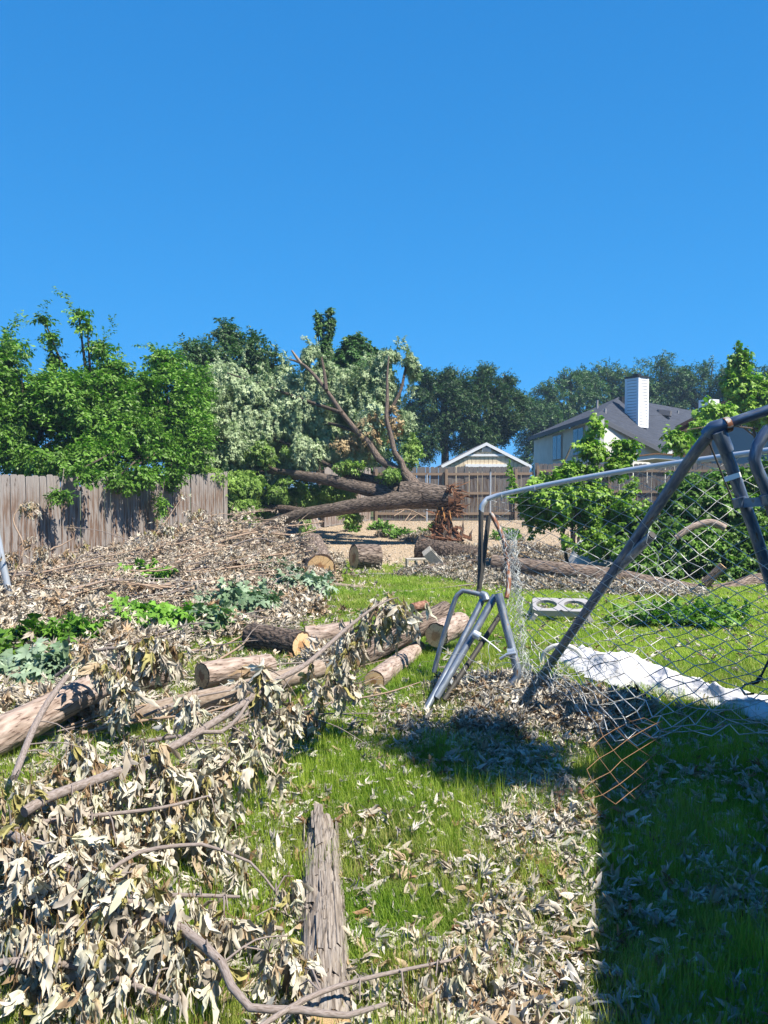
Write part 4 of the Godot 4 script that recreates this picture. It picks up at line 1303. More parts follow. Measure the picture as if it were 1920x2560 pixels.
	make_log("fallen_branch", "thin pale stick lying alone on the centre grass", "", [at(732, 1860, 5.0), at(790, 1862, 4.98), at(850, 1856, 4.98)], [0.012, 0.011, 0.01], M.twig, 0.03, 0, 3)
	make_log("fallen_branch", "pale twig tangle against the back fence under the trunk", "", [at(985, 1278, 22), at(1020, 1274, 22), at(1064, 1294, 21.6)], [0.012, 0.016, 0.02], M.twig_tan, 0.03, 0, 3, [[at(1010, 1275, 22), at(985, 1290, 21.6), 0.01], [at(1030, 1278, 22), at(1000, 1320, 21.4), 0.01], [at(1045, 1284, 21.9), at(1010, 1312, 21.4), 0.01]])
	make_log("fallen_branch", "dark thin stick on the grass left of the bent gate posts", "", [at(1085, 1670, 6.9), at(1130, 1672, 6.8)], [0.02, 0.02], M.twig, 0.03, 0, 3)
	make_log("fallen_branch", "dark thin branch lying across below the concrete blocks", "", [at(970, 1482, 11.9), at(1080, 1472, 12.1), at(1190, 1460, 12.3)], [0.012, 0.012, 0.009], M.twig, 0.03, 0, 3)
	var bd := thing("plank", "tan weathered plank lying on the ground before the concrete blocks", "plank", "", on(975, 1440))
	var bm := MB.new()
	bm.box(Transform3D(Basis(Vector3.UP, -0.06), on(975, 1440) + Vector3(0, 0.03, 0)), Vector3(0.85, 0.04, 0.14), 0.006)
	wpart("board", bm, M.picket1, bd, false)
	var bk := thing("bark_slab", "reddish slab of torn bark lying on the dead leaves", "bark", "", on(1415, 2010))
	var km := MB.new()
	var c := on(1418, 2012) + Vector3(0, 0.05, 0)
	var bs := Basis(Vector3.UP, 0.5) * Basis(Vector3.RIGHT, 0.35)
	for i in 7:
		for j in 4:
			var u := i / 6.0 - 0.5
			var v := j / 3.0 - 0.5
			var jag := rr(-0.02, 0.02) if (i == 0 or i == 6) else 0.0
			km.add(c + bs * Vector3(u * 0.17 + jag, 0.03 * (1.0 - 4.0 * v * v) + rr(-0.003, 0.003), v * 0.09), Vector2(u, v))
	for i in 6:
		for j in 3:
			var s := i * 4 + j
			km.quad(s, s + 1, s + 5, s + 4)
	wpart("bark", km, M.slab, bk)
	# concrete blocks
	for a in [[1040, 1408, 15.3, 0.15, 0.0, "grey hollow concrete block lying flat, its open core facing out"], [1082, 1394, 15.1, 0.5, 0.75, "grey concrete block tilted onto the flat one"]]:
		var p := at(a[0], a[1], a[2])
		var o := thing("concrete_block", a[5], "concrete block", "concrete blocks beside the hollow log", p)
		var x := Transform3D(Basis(Vector3.UP, a[3]) * Basis(Vector3(0, 0, 1), -a[4]) * Basis(Vector3.RIGHT, PI / 2 if a[4] == 0.0 else 0.5), Vector3.ZERO)
		var m := MB.new()
		for z in [-0.08, 0.08]:
			m.box(x * Transform3D(Basis(), Vector3(0, 0, z)), Vector3(0.39, 0.19, 0.032), 0.004)
		for xx in [-0.179, 0.0, 0.179]:
			m.box(x * Transform3D(Basis(), Vector3(xx, 0, 0)), Vector3(0.031, 0.188, 0.127))
		part("block", m.mesh(false), M.block, o)


# ---------------------------------------------------------------- dried branches
var wilted: Array = []
var fresh: Array = []


var extra := {}


func hang_leaf(o: Node3D, p: Vector3, size: float, tilt: float, tone: int, count := 0) -> void:
	var b := Basis(Vector3.UP, rr(0, TAU)) * Basis(Vector3.RIGHT, rr(-tilt, tilt)) * Basis(Vector3(0, 0, 1), rr(-tilt, tilt))
	var x := Transform3D(b.scaled(Vector3.ONE * size), p - o.position)
	var k := rng.randi() % wilted.size()
	if count < 290:
		part("leaf", wilted[k], M["dry%d" % tone], o, x)
		return
	if not extra.has(k):
		extra[k] = [[], []]
	extra[k][0].append(x)
	extra[k][1].append(M["dry%d" % tone].albedo_color.srgb_to_linear())


func tone_pick(brown: float) -> int:
	if rng.randf() < brown:
		return [3, 4, 4, 5, 5, 3][rng.randi() % 6]
	return [0, 0, 1, 2, 2, 7, 7, 3, 1, 6][rng.randi() % 10] if rng.randf() < 0.93 else 6


# list: px, py, depth of the stem; rad in metres; bunches: [px, py, depth, leaves]; auto leaves along the stem
func leafy_branch(called: String, label: String, group: String, list: Array, rad: Array, bunches: Array, auto_step: float, auto_n: int, size: Vector2, brown := 0.2, skin: Material = null) -> Node3D:
	var pts := poly(list)
	var o := thing(called, label, "branch", group, pts[0])
	var s := smooth_line(pts, rad, 0.06)
	var m := MB.new()
	tube(m, s[0], s[1], 12, 0.07, true, true, 6.0, 0.4)
	wpart("stem", m, skin if skin else M.twig, o)
	var count := 0
	for b in bunches:
		var p := at(b[0], b[1], b[2])
		var best: Vector3 = s[0][0]
		for q in s[0]:
			if q.distance_to(p) < best.distance_to(p):
				best = q
		if best.distance_to(p) > 0.02:
			var t := MB.new()
			var line := smooth_line([best, best.lerp(p, 0.5) + Vector3(0, 0.03, 0), p], [0.004, 0.003, 0.002], 0.04)
			tube(t, line[0], line[1], 6)
			wpart("twig", t, M.twig, o)
		for k in int(b[3] * 1.7):
			count += 1
			hang_leaf(o, p + Vector3(rng.randfn() * 0.038, rr(-0.09, 0.035), rng.randfn() * 0.038) * (0.6 + b[3] / 20.0), rr(size.x, size.y) * (1.15 if rng.randf() < 0.72 else rr(0.5, 0.95)), 0.32 if rng.randf() < 0.75 else 1.1, tone_pick(brown), count)
	for k in extra:
		scatter("more_leaves", wilted[k], M.dry, extra[k][0], extra[k][1], o)
	extra = {}
	if auto_step > 0.0:
		var acc := 0.0
		for k in range(1, s[0].size()):
			acc += s[0][k].distance_to(s[0][k - 1])
			if acc < auto_step:
				continue
			acc = 0.0
			if rng.randf() < 0.2:
				continue
			var d := Vector3(rr(-1, 1), rr(-0.15, 0.6), rr(-1, 1)).normalized()
			var len := rr(0.05, 0.22)
			var a: Vector3 = s[0][k]
			var p: Vector3 = a + d * len
			if p.y < gh(p.x, p.z) + 0.05:
				p.y = gh(p.x, p.z) + 0.07
			var t := MB.new()
			tube(t, [a, a.lerp(p, 0.5) + Vector3(0, 0.02, 0), p], [0.005, 0.004, 0.003], 5)
			wpart("twig", t, M.twig, o)
			for n in auto_n + rng.randi_range(-2, 3):
				if count >= 290:
					break
				count += 1
				hang_leaf(o, p + Vector3(rr(-1, 1) * 0.04, rr(-0.04, 0.02), rr(-1, 1) * 0.04), rr(size.x, size.y), 0.4, tone_pick(brown))
	return o


func build_branches() -> void:
	rng.seed = 404
	for k in 14:
		wilted.append(maple_leaf(rr(0.88, 1.12), rr(0.2, 0.9) * (1.0 if k % 3 else 2.2)).mesh(true))
	for k in 5:
		wilted.append(maple_leaf(rr(0.65, 0.85), rr(0.3, 0.9)).mesh(true))
	var S := Vector2(0.085, 0.13)
	leafy_branch("leafy_branch", "main thick grey branch slanting up to a big drooping bunch of dried leaves", "", [[60, 2030, 2.9], [117, 1995, 3.0], [330, 1916, 3.3], [451, 1856, 3.5], [599, 1765, 3.8], [694, 1700, 4.0], [770, 1657, 4.2], [871, 1568, 4.5], [940, 1515, 4.65], [977, 1498, 4.72]], [0.021, 0.021, 0.02, 0.019, 0.017, 0.015, 0.013, 0.011, 0.007, 0.004], [[975, 1500, 4.72, 24], [1010, 1515, 4.75, 12], [945, 1520, 4.7, 14], [900, 1550, 4.6, 12], [868, 1590, 4.5, 12], [850, 1640, 4.45, 12], [815, 1665, 4.35, 12], [880, 1680, 4.5, 10], [780, 1680, 4.3, 6], [470, 1742, 3.6, 11], [352, 1848, 3.35, 12], [398, 1905, 3.4, 14], [300, 1940, 3.25, 12], [470, 1900, 3.5, 14], [540, 1850, 3.65, 12], [180, 1990, 3.05, 16], [250, 1975, 3.15, 14], [230, 2010, 3.1, 10], [420, 1980, 3.4, 14]], 0.0, 0, S)
	leafy_branch("leafy_branch", "crooked side shoot under the main grey branch with a long hanging leaf bunch", "", [[480, 1842, 3.55], [505, 1830, 3.58], [551, 1830, 3.66], [599, 1790, 3.75], [642, 1712, 3.9], [668, 1672, 3.95]], [0.008, 0.01, 0.01, 0.009, 0.007, 0.004], [[668, 1672, 3.95, 20], [650, 1705, 3.92, 10], [625, 1800, 3.8, 14], [700, 1790, 4.0, 12], [740, 1740, 4.1, 8], [570, 1870, 3.65, 14], [520, 1950, 3.5, 14], [640, 1880, 3.75, 10]], 0.0, 0, S)
	leafy_branch("leafy_branch", "slim branch holding the wide pale leaf bunch above the logs", "", [[140, 1690, 5.0], [234, 1628, 4.95], [300, 1620, 4.95], [345, 1606, 4.95], [405, 1592, 4.95], [440, 1580, 4.95]], [0.012, 0.012, 0.01, 0.009, 0.007, 0.004], [[405, 1592, 4.95, 22], [365, 1605, 4.95, 14], [325, 1600, 4.95, 12], [210, 1612, 4.9, 10], [290, 1690, 4.8, 14], [430, 1620, 5.0, 10], [265, 1640, 4.9, 8], [300, 1730, 4.7, 10]], 0.0, 0, Vector2(0.1, 0.16))
	leafy_branch("leafy_branch", "bare grey stick leaning against the big pink-grey log", "", [[35, 1945, 3.6], [80, 1830, 4.0], [120, 1755, 4.2], [168, 1690, 4.4]], [0.017, 0.017, 0.016, 0.015], [[60, 1935, 3.6, 8], [190, 1845, 4.1, 14], [150, 1900, 3.9, 12], [235, 1880, 4.0, 10]], 0.0, 0, S)
	leafy_branch("leafy_branch", "smooth bottom branch bending through an elbow toward the grey split log", "", [[20, 2080, 2.75], [116, 2143, 2.62], [231, 2212, 2.52], [347, 2270, 2.44], [463, 2328, 2.36], [555, 2409, 2.26], [579, 2467, 2.2], [625, 2519, 2.15], [752, 2525, 2.16], [868, 2539, 2.16], [965, 2510, 2.2]], [0.016, 0.017, 0.017, 0.017, 0.016, 0.014, 0.0125, 0.012, 0.011, 0.009, 0.006], [[470, 2325, 2.36, 12], [440, 2300, 2.38, 10], [660, 2375, 2.35, 3], [90, 2130, 2.6, 16], [150, 2160, 2.6, 18], [200, 2200, 2.52, 16], [260, 2225, 2.5, 16], [320, 2250, 2.45, 16], [390, 2290, 2.4, 14], [160, 2250, 2.45, 16], [330, 2180, 2.55, 12], [520, 2380, 2.28, 6], [70, 2190, 2.55, 14], [240, 2300, 2.38, 14], [130, 2330, 2.36, 14], [40, 2260, 2.45, 12], [720, 2340, 2.42, 10], [150, 2118, 2.52, 14], [230, 2165, 2.45, 14], [300, 2215, 2.38, 14], [370, 2250, 2.34, 12], [60, 2100, 2.6, 14], [190, 2330, 2.3, 14], [300, 2360, 2.28, 12]], 0.0, 0, Vector2(0.075, 0.115))
	leafy_branch("leafy_branch", "arched thin twig over the dark gap in the foreground leaves", "", [[270, 2180, 2.75], [347, 2131, 2.85], [446, 2114, 2.9], [504, 2111, 2.92], [556, 2126, 2.92], [625, 2155, 2.9], [689, 2230, 2.85], [720, 2290, 2.8]], [0.008, 0.008, 0.008, 0.007, 0.006, 0.005, 0.004, 0.003], [[565, 2135, 2.9, 8], [690, 2230, 2.8, 8], [735, 2190, 2.9, 6], [770, 2270, 2.8, 8], [640, 2290, 2.7, 8]], 0.0, 0, Vector2(0.07, 0.11))
	leafy_branch("leafy_branch", "straight pale branch crossing low at the picture's lower edge", "", [[-60, 2230, 2.5], [20, 2240, 2.52], [133, 2255, 2.55], [300, 2245, 2.6], [446, 2238, 2.62], [600, 2242, 2.65]], [0.016, 0.016, 0.014, 0.011, 0.008, 0.005], [[30, 2250, 2.5, 12], [60, 2300, 2.45, 14], [110, 2420, 2.35, 14], [500, 2240, 2.6, 10], [560, 2290, 2.55, 10], [570, 2275, 2.6, 8]], 0.0, 0, Vector2(0.075, 0.115))
	leafy_branch("leafy_branch", "brown twig ending in a dense leaf tangle by the bottom edge", "", [[600, 2600, 2.0], [760, 2500, 2.2], [900, 2450, 2.3], [1130, 2400, 2.42]], [0.008, 0.008, 0.007, 0.004], [[1130, 2395, 2.42, 18], [1170, 2420, 2.4, 14], [1090, 2440, 2.36, 14], [1010, 2480, 2.3, 12], [900, 2500, 2.25, 8], [760, 2420, 2.35, 12], [740, 2470, 2.3, 10]], 0.0, 0, Vector2(0.07, 0.11), 0.35)
	leafy_branch("leafy_branch", "low brush branch buried in pale leaves at the lower corner", "", [[-80, 2420, 2.3], [60, 2400, 2.34], [200, 2420, 2.3], [330, 2460, 2.25], [470, 2520, 2.2]], [0.012, 0.011, 0.01, 0.008, 0.005], [[40, 2420, 2.3, 16], [130, 2450, 2.26, 14], [230, 2470, 2.22, 12], [340, 2480, 2.22, 12], [90, 2520, 2.18, 14], [280, 2390, 2.3, 10], [420, 2420, 2.28, 8]], 0.0, 0, Vector2(0.07, 0.11), 0.2)
	leafy_branch("leafy_branch", "leaf-heavy branch just below the main grey branch", "", [[-60, 2090, 2.85], [80, 2060, 2.95], [230, 2040, 3.05], [400, 2020, 3.15], [520, 1990, 3.3]], [0.012, 0.011, 0.009, 0.007, 0.004], [[20, 2010, 2.9, 20], [90, 2040, 2.95, 20], [160, 2060, 2.95, 16], [230, 2060, 3.0, 14], [310, 2050, 3.1, 16], [380, 2040, 3.15, 14], [450, 2020, 3.2, 14], [540, 2040, 3.25, 12], [20, 2100, 2.8, 18], [290, 2110, 2.95, 10]], 0.0, 0, Vector2(0.085, 0.13))
	leafy_branch("leafy_branch", "thin branch with curled brown leaves on the grass past the main branch", "", [[640, 1960, 4.2], [700, 1880, 4.5], [720, 1820, 4.7], [760, 1790, 4.9]], [0.007, 0.006, 0.005, 0.003], [[780, 1770, 4.9, 14], [760, 1800, 4.8, 12], [700, 1880, 4.5, 8], [1000 - 80, 1800, 5.0, 10], [930, 1870, 4.7, 12]], 0.0, 0, Vector2(0.075, 0.11), 0.4)
	# dead twigs standing against the wooden fence
	var D := "dead twigs against the wooden fence"
	leafy_branch("dead_twig", "bent dead twig with brown leaf tufts standing before the fence's near end", D, [[31, 1450, 10.0], [58, 1368, 10.1], [33, 1299, 10.2], [58, 1258, 10.3]], [0.014, 0.012, 0.01, 0.006], [[68, 1254, 10.3, 14], [85, 1260, 10.3, 12], [72, 1338, 10.2, 10], [95, 1368, 10.1, 14], [35, 1380, 10.1, 12], [20, 1385, 10.1, 10], [105, 1364, 10.0, 12]], 0.0, 0, Vector2(0.075, 0.11), 0.75, M.twig_tan)
	leafy_branch("dead_twig", "forked dead twig rising from the brush pile toward the fence middle", D, [[80, 1465, 10.6], [120, 1380, 10.8], [150, 1365, 10.9], [185, 1345, 11.0]], [0.018, 0.014, 0.01, 0.006], [[205, 1348, 11, 8], [170, 1372, 10.9, 8], [100, 1408, 10.6, 12], [130, 1395, 10.7, 8]], 0.0, 0, Vector2(0.075, 0.11), 0.75, M.twig_tan)
	leafy_branch("dead_twig", "long dead twig arching up in front of the fence with pale leaf tufts", D, [[300, 1440, 12.2], [360, 1370, 12.8], [410, 1310, 13.2], [460, 1235, 13.6]], [0.014, 0.011, 0.009, 0.004], [[455, 1232, 13.6, 6], [400, 1305, 13.2, 26], [420, 1312, 13.2, 20], [380, 1330, 13.0, 20], [480, 1276, 13.4, 16], [505, 1272, 13.5, 14], [345, 1335, 12.9, 14]], 0.0, 0, Vector2(0.075, 0.11), 0.45, M.twig_tan)
	leafy_branch("dead_twig", "low dead twig with a loose end against the pale fence boards", D, [[270, 1475, 11.6], [330, 1410, 12.2], [400, 1375, 12.8], [520, 1335, 13.6]], [0.016, 0.013, 0.01, 0.005], [[300, 1420, 12, 14], [350, 1395, 12.4, 14], [450, 1360, 13.2, 14], [520, 1335, 13.6, 12]], 0.0, 0, Vector2(0.075, 0.11), 0.5, M.twig_tan)


# ---------------------------------------------------------------- brush pile, litter, grass
func pile_h(x: float, z: float) -> float:
	var h := 0.0
	for b in [[-3.35, -15.6, 1.7, 0.78], [-2.3, -15.9, 0.9, 0.35], [-4.2, -13.0, 1.9, 0.42], [-2.7, -12.8, 1.5, 0.42], [-3.4, -10.8, 1.9, 0.30], [-4.9, -10.4, 1.4, 0.28], [-1.9, -10.6, 1.0, 0.22], [-3.6, -8.6, 1.5, 0.20], [-2.1, -8.9, 1.1, 0.14], [-1.5, -9.8, 0.9, 0.14], [-4.6, -7.6, 1.2, 0.14], [-2.6, -7.6, 0.9, 0.1], [2.6, -12.5, 0.8, 0.09], [3.5, -12.2, 0.9, 0.1], [4.4, -11.9, 0.7, 0.08], [1.9, -13.2, 0.7, 0.14], [0.9, -14.2, 0.8, 0.12], [1.6, -15.6, 0.8, 0.16], [-2.1, -6.6, 0.6, 0.1], [-2.4, -5.6, 0.6, 0.1], [-0.5, -6.9, 0.4, 0.09], [1.4, -5.5, 0.5, 0.14], [1.0, -5.8, 0.5, 0.15], [0.65, -6.05, 0.36, 0.1], [0.75, -5.25, 0.4, 0.07], [2.4, -16.6, 0.9, 0.26], [3.3, -17.4, 0.9, 0.3], [1.7, -17.6, 0.6, 0.26], [1.1, -20.6, 0.7, 0.16], [0.2, -21.6, 0.5, 0.12]]:
		var q := Vector2((x - b[0]) / b[2], (z - b[1]) / b[2]).length_squared()
		h = maxf(h, b[3] * exp(-q * 1.1) * (1.0 + 0.55 * lump.get_noise_2d(x * 34.0 + 80.0, z * 34.0)))
	return h if h > 0.05 else 0.0


func litter_weight(x: float, d: float) -> float:
	var w := 0.13
	w = maxf(w, 0.5 * smoothstep(0.0, -0.5, x + 0.12 * (d - 3.0)) * smoothstep(6.0, 4.6, d))
	w = maxf(w, 1.6 * exp(-pow((x - 0.68 - 0.14 * (d - 3.4)) / 0.27, 2.0) - pow((d - 3.6) / 0.7, 2.0)))
	w = maxf(w, 1.2 * exp(-pow((x - 0.25) / 0.4, 2.0) - pow((d - 2.25) / 0.4, 2.0)))
	w = maxf(w, 0.7 * exp(-pow((x - 0.45) / 0.2, 2.0) - pow((d - 2.8) / 0.7, 2.0)))
	w = maxf(w, 1.0 * exp(-pow((x - 0.75) / 0.95, 2.0) - pow((d - 5.3) / 0.85, 2.0)))
	w = maxf(w, 0.85 * smoothstep(0.1, -0.6, x) * smoothstep(4.8, 5.5, d) * smoothstep(10.5, 9.0, d))
	w = maxf(w, 0.8 * smoothstep(0.8, 1.5, x) * smoothstep(11.4, 12.2, d) * smoothstep(14.5, 13.6, d) * smoothstep(6.0, 4.0, x))
	w = maxf(w, 0.6 * smoothstep(0.6, 0.0, absf(x - 0.9)) * smoothstep(13.0, 14.0, d) * smoothstep(16.6, 15.6, d))
	if x > 0.35 + 0.27 * (d - 2.0) and d < 5.8:
		w = maxf(w, 0.26)
	return w * clampf(0.75 + 0.9 * lump.get_noise_2d(x * 60.0, d * 60.0), 0.15, 1.3)


func dry_color() -> Color:
	var r := rng.randf()
	var c := Color(0.52, 0.47, 0.39)
	if r < 0.16:
		c = Color(0.40, 0.31, 0.21)
	elif r < 0.22:
		c = Color(0.26, 0.16, 0.09)
	elif r < 0.42:
		c = Color(0.44, 0.41, 0.38)
	elif r < 0.7:
		c = Color(0.60, 0.57, 0.52)
	c *= rr(0.65, 1.1)
	c.a = 1.0
	return c


func in_gravel(x: float, d: float) -> float:
	var e := lump.get_noise_2d(x * 30.0, d * 30.0)
	return smoothstep(15.2, 16.2, d + e * 2.0) * smoothstep(-3.2, -2.2, x + (20.0 - d) * -0.1) * smoothstep(27.6, 26.9, d)


func build_ground() -> void:
	rng.seed = 505
	var m := MB.new()
	var xs := []
	var zs := []
	for v in [-500.0, -200.0, -90.0, -50.0, -30.0]:
		xs.append(v)
	for k in 97:
		xs.append(-16.0 + k / 3.0)
	for v in [24.0, 50.0, 90.0, 200.0, 500.0]:
		xs.append(v)
	for v in [300.0, 100.0, 30.0, 10.0]:
		zs.append(v)
	for k in 103:
		zs.append(4.0 - k / 3.0)
	for v in [-40.0, -60.0, -90.0, -160.0, -300.0, -700.0]:
		zs.append(v)
	for z in zs:
		for x in xs:
			m.add(Vector3(x, gh(x, z), z), Vector2(x, z))
	for j in zs.size() - 1:
		for i in xs.size() - 1:
			var a := j * xs.size() + i
			m.quad(a, a + xs.size(), a + xs.size() + 1, a + 1)
	var g := part("ground", m.mesh(true), M.ground, self)
	tag(g, "lawn soil under the grass and dead leaves of the yard", "ground", "", "structure")
	# gravel yard
	var gm := MB.new()
	var map := {}
	for j in 60:
		for i in 64:
			var x := -3.4 + i * 0.2
			var d := 15.0 + j * 0.2
			if in_gravel(x + 0.1, d + 0.1) < 0.5:
				continue
			var id := []
			for q in [[0, 0], [1, 0], [1, 1], [0, 1]]:
				var key := Vector2i(i + q[0], j + q[1])
				if not map.has(key):
					var xx: float = -3.4 + key.x * 0.2
					var dd: float = 15.0 + key.y * 0.2
					map[key] = gm.add(Vector3(xx, gh(xx, -dd) + 0.012, -dd), Vector2(xx, dd))
				id.append(map[key])
			gm.quad(id[0], id[3], id[2], id[1])
	var gr := part("gravel_ground", gm.mesh(true), M.gravel, self)
	tag(gr, "tan gravel ground between the fallen tree and the back fence", "gravel", "", "structure")
	var pb := MB.new()
	for k in 6:
		pb.add(Vector3([1, -1, 0, 0, 0, 0][k], [0, 0, 0.6, -0.6, 0, 0][k], [0, 0, 0, 0, 0.8, -0.8][k]) * rr(0.8, 1.1))
	for a in [[0, 2, 4], [4, 2, 1], [1, 2, 5], [5, 2, 0], [0, 4, 3], [4, 1, 3], [1, 5, 3], [5, 0, 3]]:
		pb.tri(a[0], a[2], a[1])
	var px := []
	var pc := []
	while px.size() < 15000:
		var x := rr(-3.0, 7.0)
		var d := rr(15.0, 26.8)
		if in_gravel(x, d) < rr(0.2, 0.8):
			continue
		px.append(Transform3D(Basis(rdir(), rr(0, 3)).scaled(Vector3.ONE * rr(0.012, 0.03)), Vector3(x, gh(x, -d) + 0.016, -d)))
		var c := Color(0.36, 0.29, 0.21).lerp(Color(0.50, 0.44, 0.37), rng.randf()) * rr(0.6, 1.1)
		c.a = 1
		pc.append(c)
	var pe := scatter("gravel_stones", pb.mesh(true), M.stone, px, pc, self)
	tag(pe, "loose tan gravel stones on the yard by the back fence", "gravel", "", "stuff")


func build_grass() -> void:
	rng.seed = 606
	var tufts := []
	for k in 5:
		var m := MB.new()
		for b in 14:
			var p := Vector3(rr(-0.05, 0.05), -0.01, rr(-0.05, 0.05))
			var yaw := rr(0, TAU)
			var lean := rr(0.1, 0.75)
			var h := rr(0.5, 1.1)
			var side := Vector3(cos(yaw + 1.57), 0, sin(yaw + 1.57)) * rr(0.0017, 0.0032) * 14.0 / 14.0
			var out := Vector3(cos(yaw), 0, sin(yaw))
			var t := rr(0.75, 1.2)
			var col := Color(t, t * rr(0.92, 1.05), t * 0.9)
			if rng.randf() < 0.12:
				col = Color(2.2, 1.25, 2.2) * t
			col.a = 1.0
			var st := m.v.size()
			for s in 4:
				var f := s / 3.0
				var q := p + (Vector3(0, 1, 0) * (f - 0.25 * lean * f * f) + out * lean * f * f * 0.8) * h * 0.1
				m.add(q - side * (1.0 - f * 0.9), Vector2.ZERO, col)
				m.add(q + side * (1.0 - f * 0.9), Vector2.ZERO, col)
			for s in 3:
				m.quad(st + s * 2, st + s * 2 + 1, st + s * 2 + 3, st + s * 2 + 2)
		tufts.append(m.mesh(true))
	var xs := [[], [], [], [], []]
	var cs := [[], [], [], [], []]
	var n := 0
	var tries := 0
	while n < 62000 and tries < 400000:
		tries += 1
		# more tufts where the ground is near
		var d := 1.9 + 15.5 * pow(rng.randf(), 1.55)
		var x := rr(-0.54, 0.54) * d
		if d > 15.0 and rng.randf() < in_gravel(x, d) + 0.3:
			continue
		if x < -6.6 + 0.443 * (d - 13.3):
			continue
		var ph := pile_h(x, -d)
		if ph > 0.12 and rng.randf() < 0.9:
			continue
		var lw := litter_weight(x, d)
		if rng.randf() < lw * 0.55:
			continue
		var patch := lump.get_noise_2d(x * 40.0, d * 40.0)
		var bare := lump.get_noise_2d(x * 25.0 + 400.0, d * 25.0)
		if bare < -0.33 and rng.randf() < 0.75:
			continue
		n += 1
		var lawn := smoothstep(1.0, 1.8, x) * smoothstep(6.5, 7.5, d)
		var h := lerpf(rr(0.55, 1.25) * (1.0 + 0.5 * patch), rr(0.5, 0.75), lawn)
		if d < 6.0 and rng.randf() < 0.14 * smoothstep(-0.1, 0.25, patch):
			h *= rr(1.3, 1.8)
		var wide := 1.0 + smoothstep(4.0, 14.0, d) * 1.5
		var k := rng.randi() % 5
		xs[k].append(Transform3D(Basis(Vector3.UP, rr(0, TAU)).scaled(Vector3(wide, h, wide)), Vector3(x, gh(x, -d), -d)))
		var c := Color(0.15, 0.27, 0.026).lerp(Color(0.37, 0.48, 0.075), clampf(0.45 + patch + rr(-0.25, 0.25) + lawn * 0.4, 0, 1))
		c = c.lerp(Color(0.42, 0.38, 0.15), clampf(0.28 - bare * 1.7, 0, 0.9) * (1.0 - lawn) * rng.randf())
		c.a = 1.0
		cs[k].append(c)
	var o := Node3D.new()
	o.name = "grass"
	add_child(o, true)
	tag(o, "green lawn grass growing among dead leaves across the yard", "grass", "", "stuff")
	for k in 5:
		scatter("grass_tufts", tufts[k], M.grass, xs[k], cs[k], o)


func flat_leaf(p: Vector3, size: float) -> Transform3D:
	# from hanging to lying: -y turned to the horizontal, then spun and tipped
	var b := Basis(Vector3.UP, rr(0, TAU)) * Basis(Vector3.RIGHT, PI / 2 + rng.randfn() * 0.35) * Basis(Vector3(0, 1, 0), rng.randfn() * 0.7)
	return Transform3D(b.scaled(Vector3.ONE * size), p)


